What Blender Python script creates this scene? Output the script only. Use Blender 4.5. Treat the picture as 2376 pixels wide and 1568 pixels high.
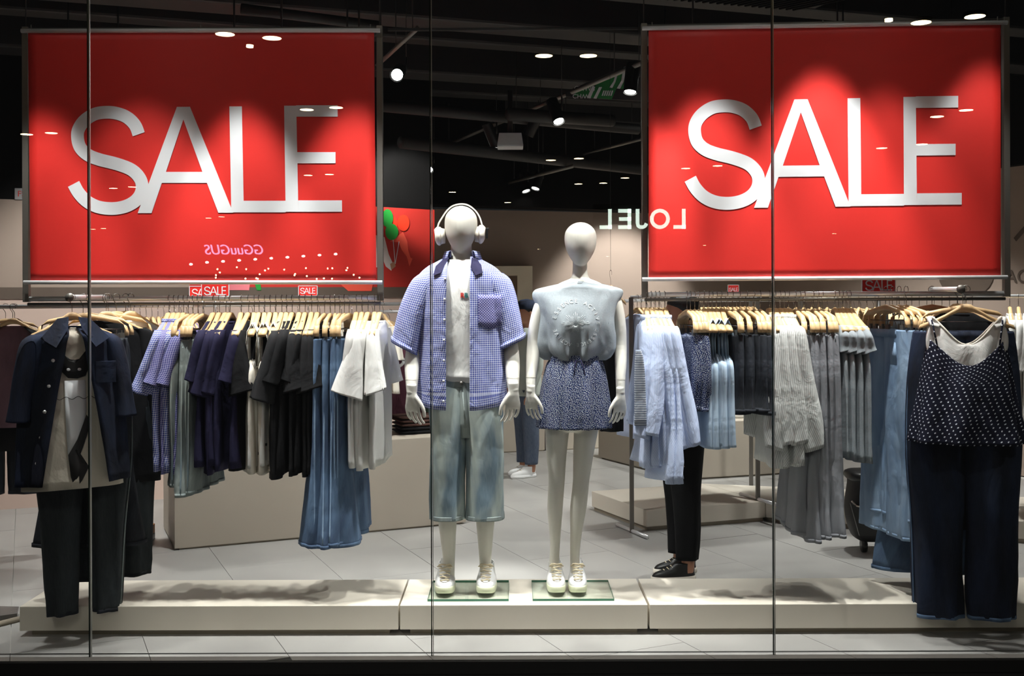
import bpy, math, random
from mathutils import Vector, Matrix, noise
from mathutils.bvhtree import BVHTree

for o in list(bpy.data.objects): bpy.data.objects.remove(o)
SC = bpy.context.scene
COL = SC.collection
PI = math.pi
RN = random.Random(11)
F = 2508.0; CZ = 1.62; KR = 0.0033

# ------------------------------------------------------------- camera, world, exposure
cam = bpy.data.objects.new('camera', bpy.data.cameras.new('camera')); COL.objects.link(cam)
cam.location = (0, 0, CZ); cam.rotation_euler = (PI/2, KR, 0)
cam.data.sensor_width = 36; cam.data.lens = F/2376*36; cam.data.shift_y = -100/2376
cam.data.clip_end = 100
SC.camera = cam
SC.view_settings.view_transform = 'Standard'; SC.view_settings.look = 'None'
SC.view_settings.gamma = 1; SC.view_settings.use_curve_mapping = False
SC.view_settings.exposure = 0.0
w = bpy.data.worlds.new('world'); SC.world = w; w.use_nodes = True
w.node_tree.nodes['Background'].inputs[0].default_value = (.95, .97, 1, 1)
w.node_tree.nodes['Background'].inputs[1].default_value = .012

def spot(loc, target, power, angle, blend=.5, col=(1, .97, .93), r=.04, parent=None):
    l = bpy.data.lights.new('spot_light', 'SPOT'); l.energy = power; l.color = col
    l.spot_size = math.radians(angle); l.spot_blend = blend; l.shadow_soft_size = r
    o = bpy.data.objects.new('light', l); COL.objects.link(o); o.location = loc
    o.rotation_euler = (Vector(target)-Vector(loc)).to_track_quat('-Z', 'Y').to_euler()
    return o
WARM = (1, .93, .84)
# lights over the window display: (x, y, z) -> target, power, cone
WINDOW_LIGHTS = [
    ((-2.32, 4.99, 3.35), (-2.36, 5.25, 1.0), 170, 42), ((-1.34, 4.99, 3.35), (-1.34, 5.27, 1.0), 190, 42),
    ((-.78, 4.99, 3.35), (-.78, 5.27, 1.0), 200, 42),
    ((.93, 4.99, 3.35), (.95, 5.27, 1.0), 190, 42), ((1.50, 4.95, 3.42), (1.50, 5.25, 1.0), 260, 44),
    ((-.75, 4.93, 3.25), (-.22, 5.36, 1.35), 200, 38), ((.10, 4.95, 3.25), (-.22, 5.38, 1.1), 130, 38),
    ((-.10, 4.95, 3.25), (.32, 5.38, 1.2), 130, 38), ((.95, 4.93, 3.25), (.36, 5.36, 1.25), 200, 38),
    ((2.35, 5.0, 3.3), (2.15, 5.15, 1.0), 80, 46), ((-1.9, 4.93, 3.3), (-1.7, 5.3, .1), 60, 56),
    ((-1.7, 4.96, 3.35), (-1.7, 4.99, 0), 120, 52), ((.05, 4.96, 3.35), (.05, 4.99, 0), 100, 46), ((1.8, 4.96, 3.35), (1.8, 4.99, 0), 120, 52),  # downward spots added to brighten the floor strip and plinth fronts
    ((1.05, 6.4, 2.9), (.2, 5.35, .2), 110, 50), ((-.95, 6.4, 2.9), (-.3, 5.35, .2), 110, 50),  # unseen rear spots, next line too: fill on the plinths from behind the banners
    ((-1.7, 6.6, 2.95), (-1.6, 5.3, .2), 70, 60), ((2.0, 6.6, 2.95), (1.8, 5.3, .2), 70, 60),
]
# fill lights added in the mall outside to brighten the shop front
MALL_FILL = [(-2.2, .6, 62), (-1.5, 2.6, 55), (.28, .3, 62), (.66, 2.6, 55), (2.9, 1.4, 62), (1.7, 2.8, 55), (-3.4, 2.4, 45)]   # x, y, power
# interior fill spots added deeper in the shop, hidden behind the banners
SHOP_FILL = [
    ((-2.5, 6.9, 2.95), (-2.9, 8.6, .8), 230, 95), ((-1.3, 6.15, 2.9), (-1.35, 7.1, .25), 230, 80),
    ((1.05, 7.6, 3.1), (.2, 7.6, 0), 180, 80), ((2.2, 7.2, 3.1), (2.1, 7.8, .0), 190, 95),
    ((-1.7, 7.9, 2.9), (-1.6, 9.2, 1.3), 80, 52), ((1.4, 9.6, 3.1), (.3, 9.6, 0), 330, 85),
    ((1.6, 10.6, 2.9), (1.1, 12.0, 1.2), 300, 60), ((2.9, 9.0, 3.1), (3.2, 9.8, .3), 300, 95),
    ((-.85, 6.3, 2.9), (.0, 6.9, 0), 70, 70), ((2.95, 7.2, 3.0), (3.4, 7.4, .3), 200, 90),
    ((-2.8, 6.8, 2.9), (-3.2, 7.0, .0), 110, 95), ((-1.25, 8.6, 2.9), (.1, 11.6, 1.4), 120, 50),
]

def V(px, py, Y):
    x = px-KR*(py-684); y = py+KR*(px-1188)
    return Vector(((x-1188)/F*Y, Y, CZ+(684-y)/F*Y))
def FL(px, py, z=0.0):
    y = py+KR*(px-1188)
    return V(px, py, (CZ-z)*F/(y-684))

# ------------------------------------------------------------- materials
def lin(c):
    return tuple(((v/255)/12.92 if v/255 <= .04045 else (((v/255)+.055)/1.055)**2.4) for v in c)+(1,)
class N:
    def __init__(s, name):
        s.m = bpy.data.materials.new(name); s.m.use_nodes = True; s.t = s.m.node_tree
        s.b = s.t.nodes['Principled BSDF']
    def n(s, t, **kw):
        nd = s.t.nodes.new('ShaderNode'+t)
        for k, v in kw.items():
            if k.startswith('i_'): nd.inputs[k[2:].replace('_', ' ')].default_value = v
            else: setattr(nd, k, v)
        return nd
    def l(s, a, b): s.t.links.new(a, b)
    def math(s, op, a, b=None, c=None):
        nd = s.t.nodes.new('ShaderNodeMath'); nd.operation = op
        for i, v in enumerate((a, b, c)):
            if v is None: continue
            if isinstance(v, (int, float)): nd.inputs[i].default_value = v
            else: s.l(v, nd.inputs[i])
        return nd.outputs[0]
    def mix(s, fac, a, b):
        nd = s.t.nodes.new('ShaderNodeMix'); nd.data_type = 'RGBA'
        for i, v in ((0, fac), (6, a), (7, b)):
            if isinstance(v, (int, float)): nd.inputs[i].default_value = v
            elif isinstance(v, tuple): nd.inputs[i].default_value = v
            else: s.l(v, nd.inputs[i])
        return nd.outputs[2]
def mat(name, col, rough=.6, metal=0, var=.06, vs=6, bump=0, bs=40, emit=0, coat=0, spec=.5, sheen=0):
    n = N(name); n.b.inputs['Roughness'].default_value = rough; n.b.inputs['Metallic'].default_value = metal
    n.b.inputs['Specular IOR Level'].default_value = spec
    c = lin(col)
    tc = n.n('TexCoord')
    if var:
        nz = n.n('TexNoise'); nz.inputs['Scale'].default_value = vs; nz.inputs['Detail'].default_value = 5
        n.l(tc.outputs['Object'], nz.inputs['Vector'])
        a = tuple(v*(1-var) for v in c[:3])+(1,); b = tuple(min(1, v*(1+var)) for v in c[:3])+(1,)
        f = n.math('MULTIPLY_ADD', nz.outputs[0], 2.4, -.7); f = n.math('MAXIMUM', n.math('MINIMUM', f, 1), 0)
        n.l(n.mix(f, a, b), n.b.inputs['Base Color'])
    else: n.b.inputs['Base Color'].default_value = c
    if bump:
        nb = n.n('TexNoise'); nb.inputs['Scale'].default_value = bs; nb.inputs['Detail'].default_value = 4
        n.l(tc.outputs['Object'], nb.inputs['Vector'])
        bp = n.n('Bump'); bp.inputs['Strength'].default_value = bump; bp.inputs['Distance'].default_value = .01
        n.l(nb.outputs[0], bp.inputs['Height']); n.l(bp.outputs[0], n.b.inputs['Normal'])
    if emit:
        n.b.inputs['Emission Color'].default_value = c; n.b.inputs['Emission Strength'].default_value = emit
    if coat: n.b.inputs['Coat Weight'].default_value = coat
    if sheen: n.b.inputs['Sheen Weight'].default_value = sheen
    return n.m
def fabric(name, col, pat=None, col2=(255, 255, 255), sc=80, rough=.85, wr=.55, ws=9, var=.12, fleck=.2):
    n = N(name); b = n.b; b.inputs['Roughness'].default_value = rough; b.inputs['Specular IOR Level'].default_value = .2
    tc = n.n('TexCoord'); c = lin(col); c2 = lin(col2)
    sep = n.n('SeparateXYZ'); n.l(tc.outputs['UV'], sep.inputs[0])
    u, v = sep.outputs[0], sep.outputs[1]
    nz = n.n('TexNoise'); nz.inputs['Scale'].default_value = 7; nz.inputs['Detail'].default_value = 6
    n.l(tc.outputs['Object'], nz.inputs['Vector'])
    dk = tuple(x*(1-var) for x in c[:3])+(1,); lt = tuple(min(1, x*(1+var)) for x in c[:3])+(1,)
    f = n.math('MAXIMUM', n.math('MINIMUM', n.math('MULTIPLY_ADD', nz.outputs[0], 3, -1), 1), 0)
    base = n.mix(f, dk, lt)
    def sq(x, fr, duty): return n.math('LESS_THAN', n.math('FRACT', n.math('MULTIPLY', x, fr)), duty)
    if pat == 'check':
        a = n.math('MULTIPLY', n.math('ADD', sq(u, sc, .42), sq(v, sc, .42)), .5)
        base = n.mix(a, base, c2)
    elif pat == 'stripe': base = n.mix(sq(u, sc, .4), base, c2)
    elif pat == 'band': base = n.mix(sq(v, sc, .4), base, c2)
    elif pat in ('dots', 'ditsy'):
        vo = n.n('TexVoronoi', voronoi_dimensions='2D'); vo.inputs['Scale'].default_value = sc
        if pat == 'dots':
            vo.inputs['Randomness'].default_value = .0
            rot = n.n('Mapping'); rot.inputs['Rotation'].default_value = (0, 0, PI/4); n.l(tc.outputs['UV'], rot.inputs[0])
            n.l(rot.outputs[0], vo.inputs['Vector'])
            base = n.mix(n.math('LESS_THAN', vo.outputs['Distance'], .16), base, c2)
        else:
            n.l(tc.outputs['UV'], vo.inputs['Vector'])
            n2 = n.n('TexNoise'); n2.inputs['Scale'].default_value = sc*1.3; n.l(tc.outputs['UV'], n2.inputs['Vector'])
            base = n.mix(n.math('LESS_THAN', n2.outputs[0], .47), base, lin((40, 58, 108)))
            base = n.mix(n.math('LESS_THAN', vo.outputs['Distance'], .225), base, c2)
    elif pat == 'denim':
        mp = n.n('Mapping'); mp.inputs['Scale'].default_value = (260, 25, 1); n.l(tc.outputs['UV'], mp.inputs[0])
        n2 = n.n('TexNoise'); n2.inputs['Scale'].default_value = 1; n2.inputs['Detail'].default_value = 3; n.l(mp.outputs[0], n2.inputs[0])
        m3 = n.n('Mapping'); m3.inputs['Scale'].default_value = (9, 2.2, 1); n.l(tc.outputs['UV'], m3.inputs[0])
        n3 = n.n('TexNoise'); n3.inputs['Scale'].default_value = 1; n3.inputs['Detail'].default_value = 4; n.l(m3.outputs[0], n3.inputs[0])
        f3 = n.math('MAXIMUM', n.math('MINIMUM', n.math('MULTIPLY_ADD', n3.outputs[0], 3.4, -1.35), 1), 0)
        base = n.mix(f3, base, c2)
        base = n.mix(n.math('MULTIPLY', n2.outputs[0], fleck), base, lin((225, 232, 236)))
    elif pat == 'camo':
        n2 = n.n('TexNoise'); n2.inputs['Scale'].default_value = sc; n.l(tc.outputs['UV'], n2.inputs['Vector'])
        base = n.mix(n.math('LESS_THAN', n2.outputs[0], .47), base, c2)
    elif pat == 'heather':
        n2 = n.n('TexNoise'); n2.inputs['Scale'].default_value = sc; n.l(tc.outputs['UV'], n2.inputs['Vector'])
        base = n.mix(n.math('MULTIPLY', n2.outputs[0], .8), base, c2)
    n.l(base, b.inputs['Base Color'])
    nb = n.n('TexNoise'); nb.inputs['Scale'].default_value = ws; nb.inputs['Detail'].default_value = 5; nb.inputs['Distortion'].default_value = .6
    mb = n.n('Mapping'); mb.inputs['Scale'].default_value = (1, 1, .55); n.l(tc.outputs['Object'], mb.inputs[0]); n.l(mb.outputs[0], nb.inputs['Vector'])
    bp = n.n('Bump'); bp.inputs['Strength'].default_value = wr; bp.inputs['Distance'].default_value = .02
    n.l(nb.outputs[0], bp.inputs['Height']); n.l(bp.outputs[0], b.inputs['Normal'])
    return n.m
def glassmat(name, tint, refl, rough=0.0):
    n = N(name); t = n.t; t.nodes.remove(n.b); out = t.nodes['Material Output']
    tr = n.n('BsdfTransparent'); tr.inputs[0].default_value = tint+(1,)
    gl = n.n('BsdfGlossy'); gl.inputs['Roughness'].default_value = rough
    fr = n.n('Fresnel'); fr.inputs[0].default_value = 1.45
    fac = n.math('MINIMUM', n.math('MULTIPLY', fr.outputs[0], refl), 1)
    mx = n.n('MixShader'); n.l(fac, mx.inputs[0]); n.l(tr.outputs[0], mx.inputs[1]); n.l(gl.outputs[0], mx.inputs[2])
    n.l(mx.outputs[0], out.inputs[0]); return n.m
M = {}
M['floor'] = mat('floor_tile_stone', (160, 158, 155), .42, 0, .10, 2.2, .04, 60)
M['grout'] = mat('tile_grout', (206, 204, 198), .8)
M['plinth'] = mat('cream_laminate', (224, 216, 202), .45, 0, .03, 2)
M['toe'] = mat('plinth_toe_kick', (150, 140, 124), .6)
M['counter'] = mat('greige_laminate', (184, 174, 160), .5, 0, .03, 2)
M['wall'] = mat('taupe_wall_paint', (160, 142, 130), .8, 0, .04, 1.5, .02, 80)
M['pink'] = mat('pale_pink_panel_paint', (200, 176, 164), .7, 0, .03, 2)
M['brown'] = mat('dark_brown_trim_paint', (92, 78, 68), .7)
M['cream'] = mat('cream_frame_paint', (222, 212, 192), .5)
M['black'] = mat('black_ceiling_paint', (20, 19, 19), .9, spec=.1)
M['duct'] = mat('dark_duct_metal', (42, 41, 41), .6, .1)
M['blackpl'] = mat('black_plastic', (16, 16, 17), .4)
M['chrome'] = mat('brushed_steel', (222, 222, 224), .32, .45, .04, 30)
M['gun'] = mat('dark_steel_tube', (122, 118, 112), .4, .6)
M['alu'] = mat('satin_aluminium', (222, 222, 224), .4, .1)
M['wire'] = mat('steel_hook_wire', (150, 148, 146), .25, 1, 0)
M['wood'] = mat('pale_beech_wood', (221, 186, 138), .45, 0, .12, 14, .02, 90)
M['red'] = mat('red_vinyl_print', (222, 44, 38), .5, 0, .02, 1, .03, 3)
M['redp'] = mat('red_poster_print', (196, 44, 34), .6, 0, .02, 1)
M['white'] = mat('white_print', (226, 228, 232), .6, 0, 0)
M['lamp'] = mat('lamp_glow_white', (255, 252, 246), .5, 0, 0, emit=14)
M['lampw'] = mat('lamp_glow_warm', (255, 226, 176), .5, 0, 0, emit=34)
M['sign_glow'] = mat('sign_glow_white', (226, 246, 232), .5, 0, 0, emit=9)
M['sign_pink'] = mat('sign_glow_lilac', (236, 200, 255), .5, 0, 0, emit=6)
M['glass'] = glassmat('window_glass', (.97, .985, .975), 2.0)
M['joint'] = mat('glass_edge_dark', (30, 40, 36), .25, .2, 0)
M['jointl'] = mat('glass_edge_light', (170, 172, 168), .3, .3, 0)
M['glassgreen'] = glassmat('green_tinted_glass', (.955, .985, .97), .3)
M['glassedge'] = mat('glass_slab_edge', (60, 120, 98), .2, 0, 0)
M['skin'] = mat('mannequin_gloss_white', (216, 213, 204), .38, 0, .02, 3)
M['plwhite'] = mat('headphone_cream_plastic', (234, 226, 214), .4, 0, 0)
M['shoe'] = mat('white_canvas', (232, 232, 232), .75, 0, .04, 40, .1, 300)
M['sole'] = mat('off_white_rubber', (222, 224, 196), .5, 0, 0)
M['lace'] = mat('cream_lace', (224, 210, 180), .8, 0, .05, 60)
M['button'] = mat('pearl_button', (225, 225, 230), .3, 0, 0)
M['human'] = mat('human_skin', (182, 130, 104), .55, 0, .04, 8)
M['hair'] = mat('black_hair', (20, 17, 16), .5, 0, .2, 60, .3, 120)
M['inkd'] = mat('black_ink_print', (30, 28, 28), .8, 0, 0)
M['green'] = mat('green_print', (40, 128, 66), .6, 0, 0)
M['bgreen'] = mat('balloon_green_print', (42, 150, 60), .35, 0, 0)
M['bred'] = mat('balloon_red_print', (240, 66, 40), .35, 0, 0)
M['porange'] = mat('ribbon_coral_print', (250, 92, 70), .6, 0, 0)
M['ppink'] = mat('pink_print', (240, 130, 140), .6, 0, 0)
M['pwhite'] = mat('white_blouse_print', (222, 210, 208), .6, 0, 0)
M['woodbrown'] = mat('oiled_oak', (150, 96, 52), .5, 0, .2, 9)
# fabrics
Fb = {}
Fb['gingham'] = fabric('blue_gingham_cotton', (70, 82, 160), 'check', (208, 212, 234), 95, wr=.7, ws=13)
Fb['gingham2'] = fabric('violet_gingham_cotton', (52, 54, 132), 'check', (190, 188, 224), 110)
Fb['greydenim'] = fabric('grey_green_washed_denim', (92, 104, 106), 'denim', (146, 156, 150))
Fb['lightdenim'] = fabric('light_washed_denim', (92, 116, 132), 'denim', (192, 202, 192), wr=.22, ws=10)
Fb['bluedenim'] = fabric('mid_blue_denim', (54, 78, 112), 'denim', (92, 122, 156), fleck=.1)
Fb['skydenim'] = fabric('pale_blue_denim', (120, 150, 186), 'denim', (158, 184, 212), fleck=.12)
Fb['darkdenim'] = fabric('dark_indigo_denim', (17, 21, 36), 'denim', (30, 42, 68), fleck=.02)
Fb['blackdenim'] = fabric('black_denim', (22, 24, 30), 'denim', (40, 44, 54), fleck=.03)
Fb['olive'] = fabric('charcoal_green_denim', (34, 38, 40), 'denim', (48, 54, 58), fleck=.03)
Fb['navy'] = fabric('navy_jersey', (40, 38, 66))
Fb['black'] = fabric('black_jersey', (24, 24, 26))
Fb['charcoal'] = fabric('charcoal_jersey', (38, 38, 40))
Fb['white'] = fabric('white_jersey', (232, 231, 228), var=.03)
Fb['cream'] = fabric('cream_jersey', (222, 216, 204), var=.03)
Fb['sky'] = fabric('pale_blue_striped_poplin', (186, 202, 238), 'stripe', (216, 226, 250), 160, wr=.9, var=.04)
Fb['greystripe'] = fabric('grey_striped_seersucker', (186, 188, 186), 'stripe', (226, 228, 226), 120, wr=.5, ws=14, var=.04)
Fb['grey'] = fabric('grey_twill', (138, 140, 146), var=.06)
Fb['heather'] = fabric('heather_grey_jersey', (138, 146, 152), 'heather', (176, 184, 190), 160, wr=.5, ws=7, var=.04)
Fb['icy'] = fabric('icy_blue_jersey', (176, 196, 216), var=.06)
Fb['ditsy'] = fabric('navy_ditsy_floral', (22, 30, 66), 'ditsy', (222, 228, 232), 190)
Fb['dots'] = fabric('navy_polka_dot', (20, 22, 40), 'dots', (220, 224, 236), 44)
Fb['camo'] = fabric('brown_camouflage', (72, 62, 52), 'camo', (42, 38, 34), 14)
Fb['beige'] = fabric('beige_jersey', (204, 196, 182), var=.03)
Fb['taupe'] = fabric('taupe_jersey', (98, 92, 84))
Fb['plum'] = fabric('plum_sweatshirt', (92, 52, 66))
Fb['mauve'] = fabric('mauve_jersey', (128, 100, 112))
Fb['mint'] = fabric('mint_cotton', (142, 200, 172))
Fb['brownknit'] = fabric('brown_knit', (84, 60, 54))
Fb['sage'] = fabric('pale_sage_cotton', (176, 184, 178))
Fb['jeansdark'] = fabric('shopper_dark_jeans', (38, 54, 84), 'denim', (52, 70, 100))
Fb['lilac'] = fabric('lilac_cotton', (120, 110, 160))
Fb['blackcloth'] = fabric('black_trouser_cloth', (14, 14, 16))

# ------------------------------------------------------------- geometry collector
def catmull(pts, m):
    out = []; n = len(pts); k = len(pts[0])
    for i in range(n-1):
        p0 = pts[max(i-1, 0)]; p1 = pts[i]; p2 = pts[i+1]; p3 = pts[min(i+2, n-1)]
        for j in range(m):
            t = j/m
            out.append(tuple(.5*((2*p1[c])+(-p0[c]+p2[c])*t+(2*p0[c]-5*p1[c]+4*p2[c]-p3[c])*t*t+(-p0[c]+3*p1[c]-3*p2[c]+p3[c])*t**3) for c in range(k)))
    out.append(tuple(pts[-1])); return out
class G:
    def __init__(s): s.v = []; s.f = []; s.uv = []; s.mi = []; s.sm = []
    def add(s, vs, fs, uvs=None, m=0, sm=True):
        b = len(s.v); s.v += [tuple(v) for v in vs]
        for i, f in enumerate(fs):
            s.f.append([b+j for j in f]); s.mi.append(m); s.sm.append(sm)
            s.uv.append(uvs[i] if uvs else [(vs[j][0], vs[j][2]) for j in f])
        return s
    def box(s, c, d, rz=0, m=0, rx=0):
        x, y, z = [q/2 for q in d]
        R = Matrix.Rotation(rz, 3, 'Z') @ Matrix.Rotation(rx, 3, 'X')
        vs = [R @ Vector((i*x, j*y, k*z))+Vector(c) for i in (-1, 1) for j in (-1, 1) for k in (-1, 1)]
        return s.add(vs, [(0, 1, 3, 2), (4, 6, 7, 5), (0, 4, 5, 1), (2, 3, 7, 6), (0, 2, 6, 4), (1, 5, 7, 3)], m=m, sm=False)
    def tube(s, path, r, n=8, cap=True, m=0, flat=1.0):
        P = [Vector(p) for p in path]; rings = []
        up = Vector((0, 0, 1))
        t0 = (P[1]-P[0]).normalized()
        if abs(t0.dot(up)) > .95: up = Vector((0, 1, 0))
        a = t0.cross(up).normalized(); prev = t0
        for i, p in enumerate(P):
            t = (P[min(i+1, len(P)-1)]-P[max(i-1, 0)]).normalized()
            q = prev.rotation_difference(t); a = (q @ a).normalized(); prev = t
            b = t.cross(a); rr = r[i] if isinstance(r, (list, tuple)) else r
            rings.append([p+a*(math.cos(k/n*2*PI)*rr)+b*(math.sin(k/n*2*PI)*rr*flat) for k in range(n)])
        return s.loft(rings, True, cap, cap, m)
    def loft(s, rings, closed=True, cap0=False, cap1=False, m=0):
        n = len(rings[0]); vs = []; fs = []; uv = []
        U = []; Vl = []; vv = 0; rm = len(rings)
        for i, rg in enumerate(rings):
            vs += rg; u = [0]
            for k in range(1, n+1): u.append(u[-1]+(Vector(rg[k % n])-Vector(rg[k-1])).length)
            U.append(u)
            if i: vv += (Vector(rg[n//4])-Vector(rings[i-1][n//4])).length
            Vl.append(vv)
        for i in range(rm-1):
            for k in range(n if closed else n-1):
                k2 = (k+1) % n
                fs.append((i*n+k, (i+1)*n+k, (i+1)*n+k2, i*n+k2))
                uv.append([(U[i][k], -Vl[i]), (U[i+1][k], -Vl[i+1]), (U[i+1][k+1], -Vl[i+1]), (U[i][k+1], -Vl[i])])
        if cap0: fs.append(tuple(range(n))); uv.append([(vs[j][0], vs[j][1]) for j in fs[-1]])
        if cap1: fs.append(tuple((rm-1)*n+k for k in reversed(range(n)))); uv.append([(vs[j][0], vs[j][1]) for j in fs[-1]])
        return s.add(vs, fs, uv, m)
    def ell(s, c, r, n=16, k=10, m=0, rot=None):
        rings = []
        for i in range(k+1):
            a = -PI/2+PI*i/k; cr = max(math.cos(a), .02); rg = []
            for j in range(n):
                p = Vector((cr*math.cos(j/n*2*PI)*r[0], cr*math.sin(j/n*2*PI)*r[1], math.sin(a)*r[2]))
                if rot: p = rot @ p
                rg.append(p+Vector(c))
            rings.append(rg)
        return s.loft(rings, True, True, True, m)
    def prism(s, pts, d, m=0):   # pts: 3-D polygon, d: extrusion vector
        n = len(pts); P = [Vector(p) for p in pts]; d = Vector(d)
        vs = P+[p+d for p in P]
        return s.add(vs, [tuple(range(n)), tuple(reversed(range(n, 2*n)))]+[(i, n+i, n+(i+1) % n, (i+1) % n) for i in range(n)], m=m, sm=False)
    def mk(s, name, mats, parent=None, org=None, bevel=0, solid=0, sub=0, label=None):
        me = bpy.data.meshes.new(name)
        o_ = Vector(org) if org is not None else Vector((0, 0, 0))
        me.from_pydata([tuple(Vector(v)-o_) for v in s.v], [], s.f)
        ul = me.uv_layers.new(name='UVMap'); i = 0; dat = []
        for f in s.uv:
            for q in f: dat += [q[0], q[1]]
        ul.data.foreach_set('uv', dat)
        me.polygons.foreach_set('material_index', s.mi); me.polygons.foreach_set('use_smooth', s.sm)
        if not isinstance(mats, (list, tuple)): mats = [mats]
        for m_ in mats: me.materials.append(m_)
        me.update()
        o = bpy.data.objects.new(name, me); COL.objects.link(o)
        if parent: o.parent = parent
        elif org is not None: o.location = o_
        if sub:
            q = o.modifiers.new('subdivision', 'SUBSURF'); q.levels = sub; q.render_levels = sub
        if solid:
            q = o.modifiers.new('thickness', 'SOLIDIFY'); q.thickness = solid; q.offset = 0
        if bevel:
            q = o.modifiers.new('bevel', 'BEVEL'); q.width = bevel; q.segments = 2; q.limit_method = 'ANGLE'
        if label: o['label'] = label
        return o
def tag(o, label, cat, group=None, kind=None):
    if label: o['label'] = label
    if cat: o['category'] = cat
    if group: o['group'] = group
    if kind: o['kind'] = kind
    return o
def struct(o): o['kind'] = 'structure'; return o
def empty(name, loc):
    o = bpy.data.objects.new(name, None); COL.objects.link(o); o.location = loc; o.empty_display_size = .05; return o
def copy_tree(o, parent=None):
    c = o.copy(); COL.objects.link(c)
    if parent: c.parent = parent
    for ch in [x for x in KIDS.get(o.name, [])]:
        cc = copy_tree(ch, c)
    return c
KIDS = {}
def kids(root):
    for c in bpy.data.objects:
        pass
def reg(root, ch): KIDS.setdefault(root.name, []).append(ch); return ch
ORD = ['first', 'second', 'third', 'fourth', 'fifth', 'sixth', 'seventh', 'eighth', 'ninth', 'tenth', 'eleventh', 'twelfth', 'thirteenth', 'fourteenth', 'fifteenth', 'sixteenth', 'seventeenth', 'eighteenth', 'nineteenth', 'twentieth']
ORD += ['twenty-'+q for q in ORD[:9]]+['thirtieth']+['thirty-'+q for q in ORD[:9]]

def ring(cx, cy, cz, a, b, n=36, p=1.0, off=None, t0=None, t1=None, tilt=0, tilty=0):
    out = []
    for k in range(n):
        if t0 is None: t = PI/2+k/n*2*PI
        else: t = t0+(t1-t0)*k/(n-1)
        c, s_ = math.cos(t), math.sin(t)
        x = a*math.copysign(abs(c)**p, c); y = b*math.copysign(abs(s_)**p, s_)
        if off:
            nx, ny = c/max(a, .005), s_/max(b, .005); q = math.hypot(nx, ny); d = off(t, cz)
            x += nx/q*d; y += ny/q*d
        out.append(Vector((cx+x, cy+y, cz+tilt*x+tilty*y)))
    return out
def folds(amp, k, seed, z0, z1, amp0=0.0):
    rr = random.Random(seed); ph = [rr.uniform(0, 6.28) for _ in range(4)]; dr = rr.uniform(-2, 2)
    def f(t, z):
        g = min(1, max(0, (z0-z)/(z0-z1))); A = amp0+(amp-amp0)*g
        w_ = noise.noise(Vector((math.cos(t)*1.6+seed, math.sin(t)*1.6, z*3.1)))
        w2 = noise.noise(Vector((math.cos(t)*4.2+seed*1.7, math.sin(t)*4.2, z*6.5)))
        s1 = math.sin(k*t+ph[0]+dr*z+1.2*w_); s1 = math.copysign(abs(s1)**.7, s1)
        return A*(.6*s1+.3*math.sin((k*1.7)//1*t+ph[1]-dr*1.4*z)+1.0*w_+.75*(.35-abs(w2))*(.3+.7*g))
    return f

# ------------------------------------------------------------- text
SPACE = [1.0]
def text_geo(txt, height, extrude=.001, bold=0):
    c = bpy.data.curves.new('text', 'FONT'); c.body = txt; c.size = height/.73; c.extrude = extrude; c.align_x = 'CENTER'
    c.offset = bold; c.space_character = SPACE[0]
    o = bpy.data.objects.new('text', c); COL.objects.link(o)
    dg = bpy.context.evaluated_depsgraph_get(); me = bpy.data.meshes.new_from_object(o.evaluated_get(dg))
    vs = [v.co.copy() for v in me.vertices]; fs = [tuple(p.vertices) for p in me.polygons]
    bpy.data.objects.remove(o); bpy.data.meshes.remove(me)
    return vs, fs
def add_text(g, txt, height, fn, m=0, extrude=.001, bold=0):
    vs, fs = text_geo(txt, height, extrude, bold)
    if vs: g.add([fn(v) for v in vs], fs, m=m, sm=False)
# SALE lettering, outline in units of the letter drawing (x right, y down)
S_PATH = [(717, 697), (697, 648), (655, 608), (603, 588), (550, 583), (490, 592), (437, 625), (405, 670), (399, 715), (412, 765), (450, 803), (510, 828), (600, 851), (675, 880), (717, 920), (732, 962), (724, 1008), (692, 1047), (640, 1073), (575, 1083), (505, 1075), (446, 1047), (403, 1003), (376, 955)]
def letters():
    sp = catmull(S_PATH, 5); W = 33; rings = []
    L_, R_ = [], []
    for i, p in enumerate(sp):
        a = sp[max(i-1, 0)]; b = sp[min(i+1, len(sp)-1)]; dx, dy = b[0]-a[0], b[1]-a[1]; q = math.hypot(dx, dy)
        L_.append((p[0]-dy/q*W, p[1]+dx/q*W)); R_.append((p[0]+dy/q*W, p[1]-dx/q*W))
    Sq = [[L_[i], L_[i+1], R_[i+1], R_[i]] for i in range(len(sp)-1)]
    A = [[(917, 555), (985, 555), (950, 620)], [(917, 555), (950, 620), (857, 893), (835, 950), (780, 1107), (708, 1107)],
         [(985, 555), (1205, 1105), (1128, 1105), (1070, 950), (1047, 893), (950, 620)], [(857, 893), (1047, 893), (1070, 950), (835, 950)]]
    Lq = [[(1190, 553), (1255, 553), (1260, 1043), (1195, 1043)], [(1195, 1043), (1478, 1043), (1478, 1103), (1195, 1103)]]
    E = [[(1475, 550), (1538, 550), (1544, 1100), (1478, 1100)], [(1538, 548), (1753, 548), (1753, 607), (1538, 607)],
         [(1541, 791), (1740, 791), (1740, 849), (1541, 849)], [(1544, 1041), (1771, 1041), (1771, 1100), (1544, 1100)]]
    return [Sq, A, Lq, E]
LET = letters()
def sale(parent, org, fn, m, d):
    for q in LET:
        g = G()
        for poly in q:
            g.prism([fn(x, y) for x, y in poly], d)
        g.mk('letter', m, parent, org)

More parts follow.
